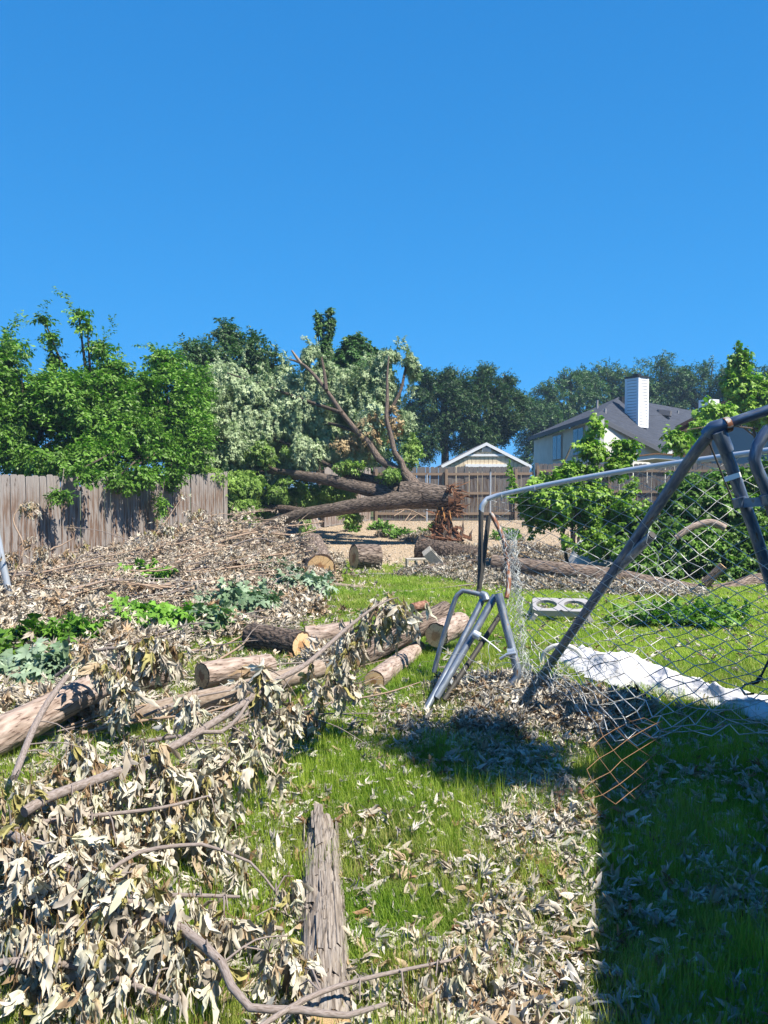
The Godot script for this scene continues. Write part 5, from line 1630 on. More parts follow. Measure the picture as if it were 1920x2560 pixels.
func build_litter() -> void:
	rng.seed = 707
	var lm := []
	for k in 7:
		lm.append(maple_leaf(rr(0.7, 1.05), rr(0.7, 1.9), 4, 0.15).mesh(true))
	var xs := []
	var cs := []
	for k in 7:
		xs.append([])
		cs.append([])
	var singles := []
	for t in 170000:
		var d := 1.95 + 15.0 * pow(rng.randf(), 1.35)
		var x := rr(-0.54, 0.54) * d
		if rng.randf() > litter_weight(x, d) or rng.randf() < in_gravel(x, d) * 0.55:
			continue
		if d > 6.0 and rng.randf() < 0.5:
			continue
		var p := Vector3(x, gh(x, -d) + pile_h(x, -d) * rr(0.8, 1.0) + rr(0.012, 0.06), -d)
		var size := rr(0.06, 0.1) if rng.randf() < 0.6 else rr(0.025, 0.06)
		if d < 3.9 and x > 0.0 and singles.size() < 240 and rng.randf() < 0.35:
			singles.append([flat_leaf(p, size), x > 0.35 + 0.27 * (d - 2.0)])
			continue
		var k := rng.randi() % 7
		xs[k].append(flat_leaf(p, size))
		cs[k].append(dry_color())
	var o := Node3D.new()
	o.name = "fallen_leaves"
	add_child(o, true)
	tag(o, "dried pale maple leaves littering the lawn", "leaves", "", "stuff")
	for k in 7:
		scatter("leaf_litter", lm[k], M.dry, xs[k], cs[k], o)
	for s in singles:
		var leaf := part("fallen_leaf", lm[rng.randi() % 7], M["dry%d" % tone_pick(0.2)], self, s[0])
		if s[1]:
			var low := leaf.position.z > -2.9
			tag(leaf, "curled dried maple leaf on the shaded lawn's lowest corner" if low else "curled dried maple leaf on the shaded lawn below the rusty wire mesh", "leaf", "dried leaves on the shaded lawn's lowest corner" if low else "dried leaves on the shaded lawn below the rusty mesh")
		else:
			var open := leaf.position.x < 0.4
			tag(leaf, "curled dried maple leaf on sunlit grass right of the split log" if open else "curled dried maple leaf in the sunlit drift along the shadow's straight edge", "leaf", "dried leaves on sunlit grass beside the split log" if open else "dried leaves in the drift along the shadow's edge")

	# the brush pile: packed core, leaf clumps, sticks
	var bp := thing("brush_pile", "broad heap of cut branches and withered leaves below the wooden fence", "brush pile", "", Vector3(-3.5, 0, -12))
	var core := MB.new()
	var map := {}
	for j in 90:
		for i in 80:
			var x := -7.0 + i * 0.1
			var z := -8.0 - j * 0.1
			if pile_h(x, z) < 0.1:
				continue
			var id := []
			for q in [[0, 0], [1, 0], [1, 1], [0, 1]]:
				var key := Vector2i(i + q[0], j + q[1])
				if not map.has(key):
					var xx: float = -7.0 + key.x * 0.1
					var zz: float = -8.0 - key.y * 0.1
					map[key] = core.add(Vector3(xx, gh(xx, zz) + pile_h(xx, zz) * 0.62 + 0.06 * fine.get_noise_2d(xx * 12.0, zz * 12.0), zz), Vector2(xx, zz))
				id.append(map[key])
			core.quad(id[0], id[3], id[2], id[1])
	var cp := wpart("packed_leaves", core, textured(ntex(noise(0.03, FastNoiseLite.TYPE_SIMPLEX_SMOOTH, 4, 97), ramp([[0.0, srgb(38, 28, 20)], [0.6, srgb(84, 66, 50)], [1.0, srgb(140, 118, 94)]]), 256), null, Vector3(2, 2, 1), 1.0), bp)
	cp.set_meta("kind", "stuff")
	var clump := []
	for k in 4:
		var m := MB.new()
		for n in 7:
			var l := maple_leaf(rr(0.5, 1.0), rr(0.4, 1.6), 2, 0.25)
			var x := flat_leaf(Vector3(rr(-1, 1), rr(-0.5, 0.5), rr(-1, 1)) * 0.9, rr(0.8, 1.2))
			var tone := rr(0.6, 1.1)
			for q in l.v.size():
				m.add(x * l.v[q], Vector2.ZERO, Color(l.c[q].r * tone, l.c[q].g * tone, l.c[q].b * tone))
			var off := m.v.size() - l.v.size()
			for q in l.ix:
				m.ix.append(q + off)
		clump.append(m.mesh(true))
	var kx := [[], [], [], []]
	var kc := [[], [], [], []]
	var made := 0
	while made < 7600:
		var z := rr(-17.5, -5.0)
		var x := rr(-7.0, 0.2)
		if x < -6.6 + 0.443 * (-z - 13.3):
			continue
		var h := pile_h(x, z)
		if h < 0.06 and rng.randf() < 0.93:
			continue
		if rng.randf() > 0.35 + h * 2.0 or lump.get_noise_2d(x * 70.0, z * 45.0 + 300.0) < -0.18:
			continue
		made += 1
		var k := rng.randi() % 4
		var p := Vector3(x, gh(x, z) + h * rr(0.6, 1.1) + rr(0.0, 0.1), z)
		kx[k].append(Transform3D(Basis(rdir(), rr(0, 3)).scaled(Vector3.ONE * rr(0.065, 0.125)), p - bp.position))
		var c := Color(0.56, 0.49, 0.40).lerp(Color(0.72, 0.67, 0.60), rng.randf())
		if lump.get_noise_2d(x * 50.0, z * 50.0) > 0.12:
			c = c.lerp(Color(0.42, 0.27, 0.14), rr(0.3, 0.8))
		c *= rr(0.7, 1.1)
		c.a = 1
		kc[k].append(c)
	for k in 4:
		scatter("withered_leaves", clump[k], M.dry, kx[k], kc[k], bp)
	# heap of dead leaves round the bent gate
	var hp := thing("leaf_heap", "heap of dead leaves and wire around the bent gate posts", "leaf heap", "", Vector3(0.8, 0, -5.5))
	kx = [[], [], [], []]
	kc = [[], [], [], []]
	made = 0
	while made < 1500:
		var z := rr(-6.9, -4.5)
		var x := rr(-0.1, 1.95)
		var h := pile_h(x, z)
		if h < 0.05:
			continue
		made += 1
		var k := rng.randi() % 4
		kx[k].append(Transform3D(Basis(rdir(), rr(0, 3)).scaled(Vector3.ONE * rr(0.045, 0.075)), Vector3(x, gh(x, z) + h * rr(0.4, 1.1) + 0.02, z) - hp.position))
		kc[k].append(dry_color())
	for k in 4:
		scatter("dead_leaves", clump[k], M.dry, kx[k], kc[k], hp)
	var hq := thing("leaf_heap", "dead leaves drifted along the long fallen log at the lawn's far side", "leaf heap", "", Vector3(2.8, 0, -13))
	kx = [[], [], [], []]
	kc = [[], [], [], []]
	made = 0
	while made < 2700:
		var z := rr(-22.5, -11.4)
		var x := rr(-0.5, 5.2)
		var h := pile_h(x, z)
		if h < 0.05:
			continue
		made += 1
		var k := rng.randi() % 4
		kx[k].append(Transform3D(Basis(rdir(), rr(0, 3)).scaled(Vector3.ONE * rr(0.05, 0.1)), Vector3(x, gh(x, z) + h * rr(0.3, 1.15) + 0.02, z) - hq.position))
		kc[k].append(dry_color())
	for k in 4:
		scatter("dead_leaves", clump[k], M.dry, kx[k], kc[k], hq)
	# loose twigs among the cut logs and along the long log
	for k in 64:
		var far := k % 4 == 0
		var x := rr(0.6, 4.6) if far else rr(-2.9, -0.1)
		var z := rr(-15.5, -11.8) if far else rr(-8.8, -4.6)
		var dir := Vector3(1, 0, 0).rotated(Vector3.UP, rr(-0.3, 1.0)) * rr(0.35, 1.1)
		var p := Vector3(x, gh(x, z) + pile_h(x, z) + rr(0.02, 0.12), z)
		var q := p + dir + Vector3(0, rr(-0.05, 0.2), 0)
		q.y = maxf(q.y, gh(q.x, q.z) + 0.02)
		var r := rr(0.005, 0.014)
		var o3: Node3D
		if far:
			o3 = thing("loose_twig", "thin dead twig in the leaves along the long fallen log", "twig", "loose twigs along the long fallen log", p)
		else:
			o3 = thing("loose_twig", "thin dead twig lying loose among the cut logs", "twig", "loose twigs among the cut logs", p)
		var m := MB.new()
		var s := smooth_line([p, p.lerp(q, 0.4) + rdir() * 0.06, p.lerp(q, 0.75) + rdir() * 0.05, q], [r, r * 0.8, r * 0.6, r * 0.3], 0.08)
		tube(m, s[0], s[1], 7, 0.05)
		wpart("stem", m, M.twig if k % 3 else M.twig_tan, o3)
		for t in 2:
			var a: Vector3 = s[0][rng.randi_range(1, s[0].size() - 2)]
			var b := a + (dir.normalized() + rdir() * 0.8).normalized() * rr(0.1, 0.3)
			b.y = maxf(b.y, gh(b.x, b.z) + 0.01)
			var tm := MB.new()
			tube(tm, [a, a.lerp(b, 0.5) + Vector3(0, 0.02, 0), b], [r * 0.5, r * 0.35, r * 0.15], 5)
			wpart("side_twig", tm, M.twig, o3)
	# sticks of the pile, each a thing
	for k in 230:
		var x := rr(-6.0, -0.9)
		var z := rr(-15.8, -8.6)
		if pile_h(x, z) < 0.12:
			continue
		var yaw := rr(0.0, 0.95) + (PI if rng.randf() < 0.2 else 0.0)
		var len := rr(0.7, 2.3)
		var dir := Vector3(cos(yaw), rr(0.0, 0.2), -sin(yaw))
		var p := Vector3(x, gh(x, z) + pile_h(x, z) + rr(0.03, 0.2), z)
		var bend := rdir() * 0.1
		var q := p + dir * len
		q.y = maxf(q.y, gh(q.x, q.z) + pile_h(q.x, q.z) + 0.04)
		if q.x < -6.2 + 0.443 * (-q.z - 13.3) or pile_h(q.x, q.z) < 0.1:
			continue
		var r := rr(0.006, 0.014) if rng.randf() < 0.75 else rr(0.016, 0.03)
		var spot: String = "high on the brush pile's end by the fallen tree" if z < -13.8 else "midway up the brush pile below the fence boards" if z < -11.2 else "low in the brush pile above the bright green sprigs"
		var o2 := thing("dead_branch", ("thick" if r > 0.015 else "thin") + " dead branch " + spot, "branch", ("thick" if r > 0.015 else "thin") + " dead branches " + spot, p)
		var m := MB.new()
		var s := smooth_line([p, p.lerp(q, 0.35) + bend, p.lerp(q, 0.7) - bend * 0.5, q], [r, r * 0.85, r * 0.7, r * 0.35], 0.12)
		tube(m, s[0], s[1], 9, 0.06)
		wpart("stem", m, M.twig_tan if rng.randf() < 0.7 else M.twig, o2)
		for t in 3:
			var a: Vector3 = s[0][rng.randi_range(1, s[0].size() - 2)]
			var b := a + (dir + rdir() * 0.8).normalized() * rr(0.2, 0.5)
			b.y = maxf(b.y, gh(b.x, b.z) + pile_h(b.x, b.z))
			var tm := MB.new()
			tube(tm, [a, a.lerp(b, 0.5) + Vector3(0, 0.03, 0), b], [r * 0.4, r * 0.3, r * 0.12], 6)
			wpart("twig", tm, M.twig_tan, o2)
		var lx := []
		var lc := []
		for t in rng.randi_range(3, 8):
			var a: Vector3 = s[0][rng.randi_range(s[0].size() / 3, s[0].size() - 1)] + rdir() * 0.06
			lx.append(Transform3D(Basis(rdir(), rr(0, 3)).scaled(Vector3.ONE * rr(0.05, 0.09)), a - o2.position))
			var c := Color(0.50, 0.40, 0.30).lerp(Color(0.74, 0.69, 0.62), rng.randf()) * rr(0.75, 1.1)
			c.a = 1
			lc.append(c)
		scatter("withered_leaves", clump[rng.randi() % 4], M.dry, lx, lc, o2)
	# thick pale stems at the pile's near side
	var thick := [[[0, 1668, 8.2], [60, 1600, 9.0], [160, 1500, 10.4], "thick pale cut limb slanting up the brush pile"], [[-20, 1590, 9.0], [90, 1566, 9.2], [200, 1545, 9.4], "pale broken limb lying level across the near brush"], [[210, 1556, 9.6], [330, 1535, 9.8], [480, 1522, 10.0], "long tan stick lying along the brush pile's lower half"], [[90, 1520, 10.0], [140, 1500, 10.3], [200, 1470, 10.8], "short stout tan limb piece near the fence foot"], [[-10, 1604, 8.7], [70, 1612, 8.6], [130, 1640, 8.3], "curved thin branch bowing over the green sprouts"], [[330, 1590, 8.6], [500, 1585, 8.7], [640, 1575, 8.9], "thin straight branch between the sprouts and the dark log"]]
	for a in thick:
		var pts := poly(a.slice(0, 3))
		for p in pts:
			p.y = maxf(p.y, 0.05)
		make_log("fallen_branch", a[3], "", pts, [0.03, 0.028, 0.022] if a[3].begins_with("thick") or a[3].begins_with("short") else [0.016, 0.015, 0.01], M.twig_tan, 0.06, 2, 3)


func build_sprouts() -> void:
	rng.seed = 808
	var mp := []
	for k in 3:
		mp.append(spray(7, 0.42, 0.24, 1))
	var y0 := Color(0.07, 0.17, 0.02)
	var y1 := Color(0.20, 0.40, 0.05)
	var v0 := Color(0.14, 0.22, 0.12)
	var v1 := Color(0.34, 0.44, 0.32)
	for a in [[430, 1590, 8.4, 0.34, 0.13, 0.3, y0, y1, 110, "bright green maple sprig in the middle of the brush"], [330, 1580, 8.6, 0.25, 0.1, 0.25, y0, y1, 60, "green maple sprig behind the pale leaf bunch"], [100, 1700, 6.6, 0.3, 0.12, 0.25, v0, v1, 90, "silvery green maple sprig beside the big pink-grey log"], [40, 1645, 7.4, 0.3, 0.1, 0.25, y0 * 0.7, y1 * 0.6, 60, "dark green maple sprig at the picture edge behind the big log"], [170, 1640, 7.6, 0.3, 0.1, 0.25, y0, y1 * 0.8, 60, "green maple sprig just above the big pink-grey log"], [600, 1530, 9.6, 0.55, 0.16, 0.4, v0, v1, 190, "large silvery maple sprig sprawled on the brush pile's end"], [740, 1480, 11.2, 0.5, 0.14, 0.4, v0, v1 * 0.9, 120, "silvery maple sprig lying below the thick round log"], [690, 1440, 12.2, 0.28, 0.16, 0.2, v0, v1, 60, "pale silvery leaf sprig against the thick round log"], [360, 1475, 10.8, 0.3, 0.1, 0.2, y0, y1, 50, "small green sprig high on the brush pile"], [530, 1590, 8.5, 0.3, 0.1, 0.25, y0, v1 * 0.8, 60, "green sprig beside the dark furrowed log"]]:
		var p := at(a[0], a[1], a[2])
		p.y = maxf(p.y, gh(p.x, p.z) + pile_h(p.x, p.z) + 0.09)
		var o := thing("maple_sprig", a[9], "sprig", "fresh maple sprigs on the brush", p)
		var m := MB.new()
		tube(m, [p + Vector3(-a[3], 0, 0.1), p, p + Vector3(a[3], 0.06, -0.1)], [0.008, 0.006, 0.003], 6)
		wpart("stem", m, M.twig, o)
		crown(o, [[p, Vector3(a[3], a[4], a[5])]], a[8], mp, M.leaf if a[6] == y0 or a[6] == y0 * 0.7 else M.silver, Vector2(0.2, 0.34), a[6], a[7], -1.0, "leaf_cluster", 0.6, 0.2)
	for a in [[1000, 1345, 0.5, "low green weeds growing through the gravel by the hollow log"], [1120, 1300, 0.3, "small weeds by the stump at the gravel's edge"], [1700, 1560, 0.9, "low dark leafy weeds at the foot of the pale log"], [880, 1330, 0.2, "few thin weeds on open gravel"], [955, 1325, 0.4, "low weeds on the gravel below the trunk's broken end"], [1075, 1335, 0.45, "green weeds hugging the foot of the broken stump"], [1270, 1350, 0.4, "sparse weeds on the gravel patch right of the bent gate"]]:
		var p := on(a[0], a[1])
		var o := thing("weed_patch", a[3], "weeds", "", p)
		crown(o, [[p + Vector3(0, 0.1, 0), Vector3(a[2], 0.14, 0.6 if a[2] > 0.4 else 0.3)]], int(170 * a[2]) + 16, mp, M.leaf, Vector2(0.14, 0.26), Color(0.06, 0.14, 0.02), Color(0.16, 0.30, 0.05), -0.1, "leaves", 0.6, -0.3)


# ---------------------------------------------------------------- metal things
func surf(rows: Array, u: float, v: float) -> Vector3:
	var nr := rows.size()
	var fv := clampf(v, 0, 1) * (nr - 1)
	var j := mini(int(fv), nr - 2)
	var tv := fv - j
	var cols := []
	for r in nr:
		var row: Array = rows[r]
		var fu := clampf(u, 0, 1) * (row.size() - 1)
		var i := mini(int(fu), row.size() - 2)
		var t := fu - i
		cols.append(row[i].cubic_interpolate(row[i + 1], row[maxi(i - 1, 0)], row[mini(i + 2, row.size() - 1)], t))
	return cols[j].cubic_interpolate(cols[j + 1], cols[maxi(j - 1, 0)], cols[mini(j + 2, nr - 1)], tv)


func chain_mesh(rows: Array, nc: int, nr: int, r: float, wob: float) -> MB:
	var m := MB.new()
	for i in nc:
		var pts := []
		var rad := []
		for j in nr + 1:
			var u := float(i + ((j + i) & 1)) / nc
			var p := surf(rows, u, float(j) / nr)
			p += Vector3(fine.get_noise_3d(u * 30.0, j * 1.0, 1.0), fine.get_noise_3d(u * 30.0, j * 1.0, 9.0), fine.get_noise_3d(u * 30.0, j * 1.0, 20.0)) * wob * (0.3 + float(j) / nr)
			pts.append(p)
			rad.append(r)
		tube(m, pts, rad, 5)
	return m


func build_metal() -> void:
	rng.seed = 909
	# chain-link fence panel with its bent frame
	var rows := [poly([[1225, 1252, 6.4], [1400, 1209, 6.1], [1600, 1174, 5.7], [1770, 1150, 5.35], [1990, 1120, 4.9]]), poly([[1262, 1400, 6.35], [1430, 1400, 5.95], [1620, 1400, 5.5], [1790, 1415, 5.0], [2000, 1430, 4.55]]), poly([[1310, 1560, 6.2], [1440, 1590, 5.7], [1600, 1620, 4.9], [1790, 1650, 4.4], [2000, 1670, 4.15]]), poly([[1345, 1700, 5.8], [1430, 1760, 5.1], [1570, 1860, 4.0], [1750, 1830, 3.95], [2000, 1840, 3.85]])]
	var cf := thing("chain_link_fence", "sagging chain-link fence panel with bright tilted top rail", "fence", "", at(1205, 1480, 6.3))
	pole("frame_post", poly([[1199, 1472, 6.35], [1203, 1275, 6.4]]), 0.02, M.dark_pole, cf)
	pole("top_rail", poly([[1203, 1280, 6.4], [1205, 1264, 6.4], [1213, 1253, 6.4], [1240, 1240, 6.4], [1400, 1206, 6.1], [1600, 1171, 5.7], [1770, 1147, 5.35], [1990, 1117, 4.9]]), 0.021, M.bright_rail, cf)
	pole("frame_post", poly([[1222, 1290, 6.5], [1207, 1410, 6.45], [1196, 1480, 6.4]]), 0.02, M.dark_pole, cf)
	var cm := wpart("wire_mesh", chain_mesh(rows, 26, 40, 0.0034, 0.045), M.wire, cf)
	cm.set_meta("kind", "stuff")
	for k in 9:
		var p := surf(rows, 0.06 + 0.11 * k, 0.0)
		var t := MB.new()
		var ring := []
		for q in 9:
			ring.append(p + Vector3(0, cos(q * TAU / 8), sin(q * TAU / 8)) * 0.027)
		tube(t, ring, [0.002, 0.002, 0.002, 0.002, 0.002, 0.002, 0.002, 0.002, 0.002], 5)
		wpart("wire_tie", t, M.wire_pale, cf)
	var flap := [poly([[1500, 1770, 3.95], [1580, 1790, 3.8], [1660, 1800, 3.7]]), poly([[1480, 1880, 3.6], [1560, 1890, 3.55], [1660, 1880, 3.5]]), poly([[1440, 2000, 3.35], [1540, 2010, 3.3], [1610, 1990, 3.3]])]
	wpart("torn_mesh", chain_mesh(flap, 6, 9, 0.0019, 0.02), M.wire_rust, cf).set_meta("kind", "stuff")
	# crumpled loose wires along the bent post and over the heap
	var lw := thing("tangled_wire", "crumpled pale chain-link wire bunched beside the bent gate post", "wire", "", at(1290, 1600, 6.0))
	var wm := MB.new()
	for k in 22:
		var pts := []
		var rad := []
		var ox := rr(-14, 26)
		for j in 30:
			var t := j / 29.0
			var x := 1265.0 + ox + 38.0 * t + sin(j * 2.1 + k) * 9.0 + (rr(-5, 5))
			pts.append(at(x, 1330 + 410 * t + rr(-8, 8), 6.15 - 0.4 * t + rr(-0.04, 0.04)))
			rad.append(0.0016)
		tube(wm, pts, rad, 4)
	wpart("loose_wires", wm, M.wire_pale, lw).set_meta("kind", "stuff")
	var tw := thing("tangled_wire", "loose snarled wire strands over the dead leaf heap", "wire", "", at(1350, 1720, 5.6))
	var tm := MB.new()
	for k in 46:
		var p := at(rr(1150, 1560), rr(1640, 1800), rr(5.0, 5.9))
		p.y = maxf(p.y, 0.06)
		var pts := [p]
		var rad := [0.0016]
		var d := Vector3(rr(-1, 1), rr(-0.2, 0.5), rr(-0.6, 0.6)).normalized()
		for j in 9:
			d = (d + rdir() * 0.6).normalized()
			p += d * 0.045
			p.y = maxf(p.y, 0.05)
			pts.append(p)
			rad.append(0.0016)
		tube(tm, pts, rad, 4)
	for a in [[1600, 1290, 1700, 1560], [1570, 1330, 1620, 1560], [1640, 1300, 1660, 1480], [1680, 1330, 1690, 1480], [1500, 1560, 1640, 1500], [1520, 1600, 1740, 1560], [1420, 1740, 1560, 1640]]:
		var pts := []
		var rad := []
		for j in 9:
			var t := j / 8.0
			pts.append(at(lerpf(a[0], a[2], t) + (9 if j % 2 else -9), lerpf(a[1], a[3], t), 5.3))
			rad.append(0.0024)
		tube(tm, pts, rad, 5)
	wpart("loose_wires", tm, M.wire_pale, tw).set_meta("kind", "stuff")

	# bent gate frames
	var g := thing("bent_gate", "buckled galvanised gate frame of bent pipes standing in the dead leaves", "gate", "", at(1120, 1800, 5.6))
	pole("curved_pipe", poly([[1085, 1680, 6.1], [1100, 1620, 6.1], [1127, 1530, 6.1], [1143, 1488, 6.1], [1157, 1477, 6.1], [1205, 1487, 6.05]]), 0.019, M.galv, g)
	pole("slanted_pipe", poly([[1210, 1492, 6.0], [1118, 1675, 5.75], [1045, 1810, 5.5]]), 0.024, M.galv, g)
	pole("slanted_pipe", poly([[1238, 1490, 5.95], [1163, 1621, 5.8], [1090, 1745, 5.62]]), 0.027, M.galv, g)
	pole("slanted_pipe", poly([[1262, 1520, 6.08], [1190, 1630, 5.9], [1110, 1750, 5.7]]), 0.02, M.dark_pole, g)
	pole("bent_post", poly([[1246, 1484, 5.9], [1262, 1552, 5.85], [1277, 1609, 5.8], [1290, 1662, 5.75], [1293, 1690, 5.75], [1280, 1711, 5.75], [1229, 1731, 5.75]]), 0.031, M.galv, g, 18)
	pole("rusty_pipe", poly([[1227, 1283, 6.3], [1247, 1321, 6.25], [1260, 1352, 6.2], [1268, 1405, 6.1], [1272, 1459, 6.0], [1266, 1495, 5.95]]), 0.019, M.rusty, g)
	pole("corner_elbow", poly([[1204, 1487, 6.0], [1212, 1490, 5.98], [1216, 1502, 5.96]]), 0.034, M.galv, g, 14, 0.02)
	for a in [[1272, 1632, 1290, 1628, 0.038], [1116, 1684, 1130, 1678, 0.03], [1112, 1707, 1128, 1702, 0.03], [1184, 1584, 1200, 1592, 0.03]]:
		pole("clamp_band", [at(a[0], a[1], 5.79), at(a[2], a[3], 5.77)], a[4], M.bright_rail, g)
	pole("latch_bar", poly([[1184, 1580, 5.8], [1215, 1600, 5.75], [1252, 1630, 5.72]]), 0.007, M.wire_pale, g, 8)
	pole("latch_bar", poly([[1250, 1648, 5.74], [1268, 1636, 5.72], [1290, 1632, 5.7]]), 0.012, M.bright_rail, g, 8)

	# swing frame
	var s := thing("swing_frame", "leaning blue-grey metal swing frame with thick pipe legs", "swing frame", "", on(1345, 1700))
	pole("top_bar", [at(1800, 1066, 4.75), at(2040, 985, 4.5)], 0.031, M.blue_pole, s, 20)
	pole("leg", poly([[1786, 1072, 4.75], [1735, 1135, 4.95], [1640, 1273, 5.35], [1345, 1705, 6.6]]), 0.036, M.blue_pole, s, 20)
	pole("leg", poly([[1793, 1072, 4.72], [1825, 1158, 4.75], [1851, 1232, 4.78], [1885, 1325, 4.82], [1925, 1450, 4.9], [2010, 1720, 5.1]]), 0.036, M.blue_pole, s, 20)
	pole("corner_joint", poly([[1768, 1088, 4.76], [1783, 1070, 4.73], [1800, 1066, 4.71], [1822, 1059, 4.7]]), 0.043, M.blue_pole, s, 20, 0.02)
	pole("joint_sleeve", [at(1796, 1078, 4.7), at(1818, 1128, 4.72)], 0.043, M.blue_pole, s, 20)
	pole("rust_ring", [at(1812, 1064, 4.69), at(1824, 1060, 4.69)], 0.046, M.rusty, s, 20)
	pole("curved_tube", poly([[1922, 1072, 4.6], [1905, 1095, 4.6], [1892, 1117, 4.6], [1886, 1147, 4.6], [1896, 1180, 4.62], [1914, 1221, 4.64], [1935, 1290, 4.7], [1975, 1420, 4.8]]), 0.034, M.blue_pole, s, 20)
	pole("clamp_band", [at(1846, 1244, 4.76), at(1852, 1266, 4.76)], 0.042, M.blue_pole, s, 20)
	pole("clamp_band", [at(1916, 1236, 4.64), at(1922, 1258, 4.64)], 0.04, M.blue_pole, s, 20)
	var br := MB.new()
	var b0 := at(1852, 1258, 4.74)
	var b1 := at(1930, 1252, 4.62)
	br.box(Transform3D(Basis.looking_at(b1 - b0, Vector3.UP), (b0 + b1) / 2), Vector3(0.02, 0.055, b0.distance_to(b1)), 0.006)
	wpart("bracket", br, M.blue_pole, s, false)
	pole("thin_rod", [at(1773, 1106, 4.85), at(1839, 1270, 4.85)], 0.006, M.dark_pole, s, 8)
	var cl := MB.new()
	var c0 := at(1811, 1199, 4.66)
	var c1 := at(1852, 1186, 4.6)
	cl.box(Transform3D(Basis.looking_at(c1 - c0, Vector3.UP), (c0 + c1) / 2), Vector3(0.012, 0.03, c0.distance_to(c1)), 0.004)
	wpart("clip", cl, M.trim, s, false)
	pole("pipe_sleeve", [at(1630, 1338, 5.4), at(1538, 1428, 5.75)], 0.033, M.galv, s, 20)
	pole("pipe_opening", [at(1630, 1338, 5.4), at(1631.5, 1336.5, 5.395)], 0.028, M.black, s, 16)
	pole("sleeve_band", [at(1560, 1404, 5.68), at(1553, 1412, 5.7)], 0.037, M.dark_pole, s, 20)
	var cb := thing("cable", "black cable looping down over the lawn by the white sheet", "cable", "", at(1892, 1707, 4.2))
	pole("cable", poly([[1960, 1560, 4.2], [1935, 1620, 4.2], [1915, 1665, 4.2], [1893, 1703, 4.2], [1862, 1712, 4.2], [1853, 1722, 4.22], [1862, 1736, 4.2], [1885, 1734, 4.2]]), 0.006, M.black, cb, 8)
	pole("cable_knot", poly([[1880, 1708, 4.2], [1892, 1705, 4.19], [1902, 1690, 4.2]]), 0.011, M.black, cb, 10)


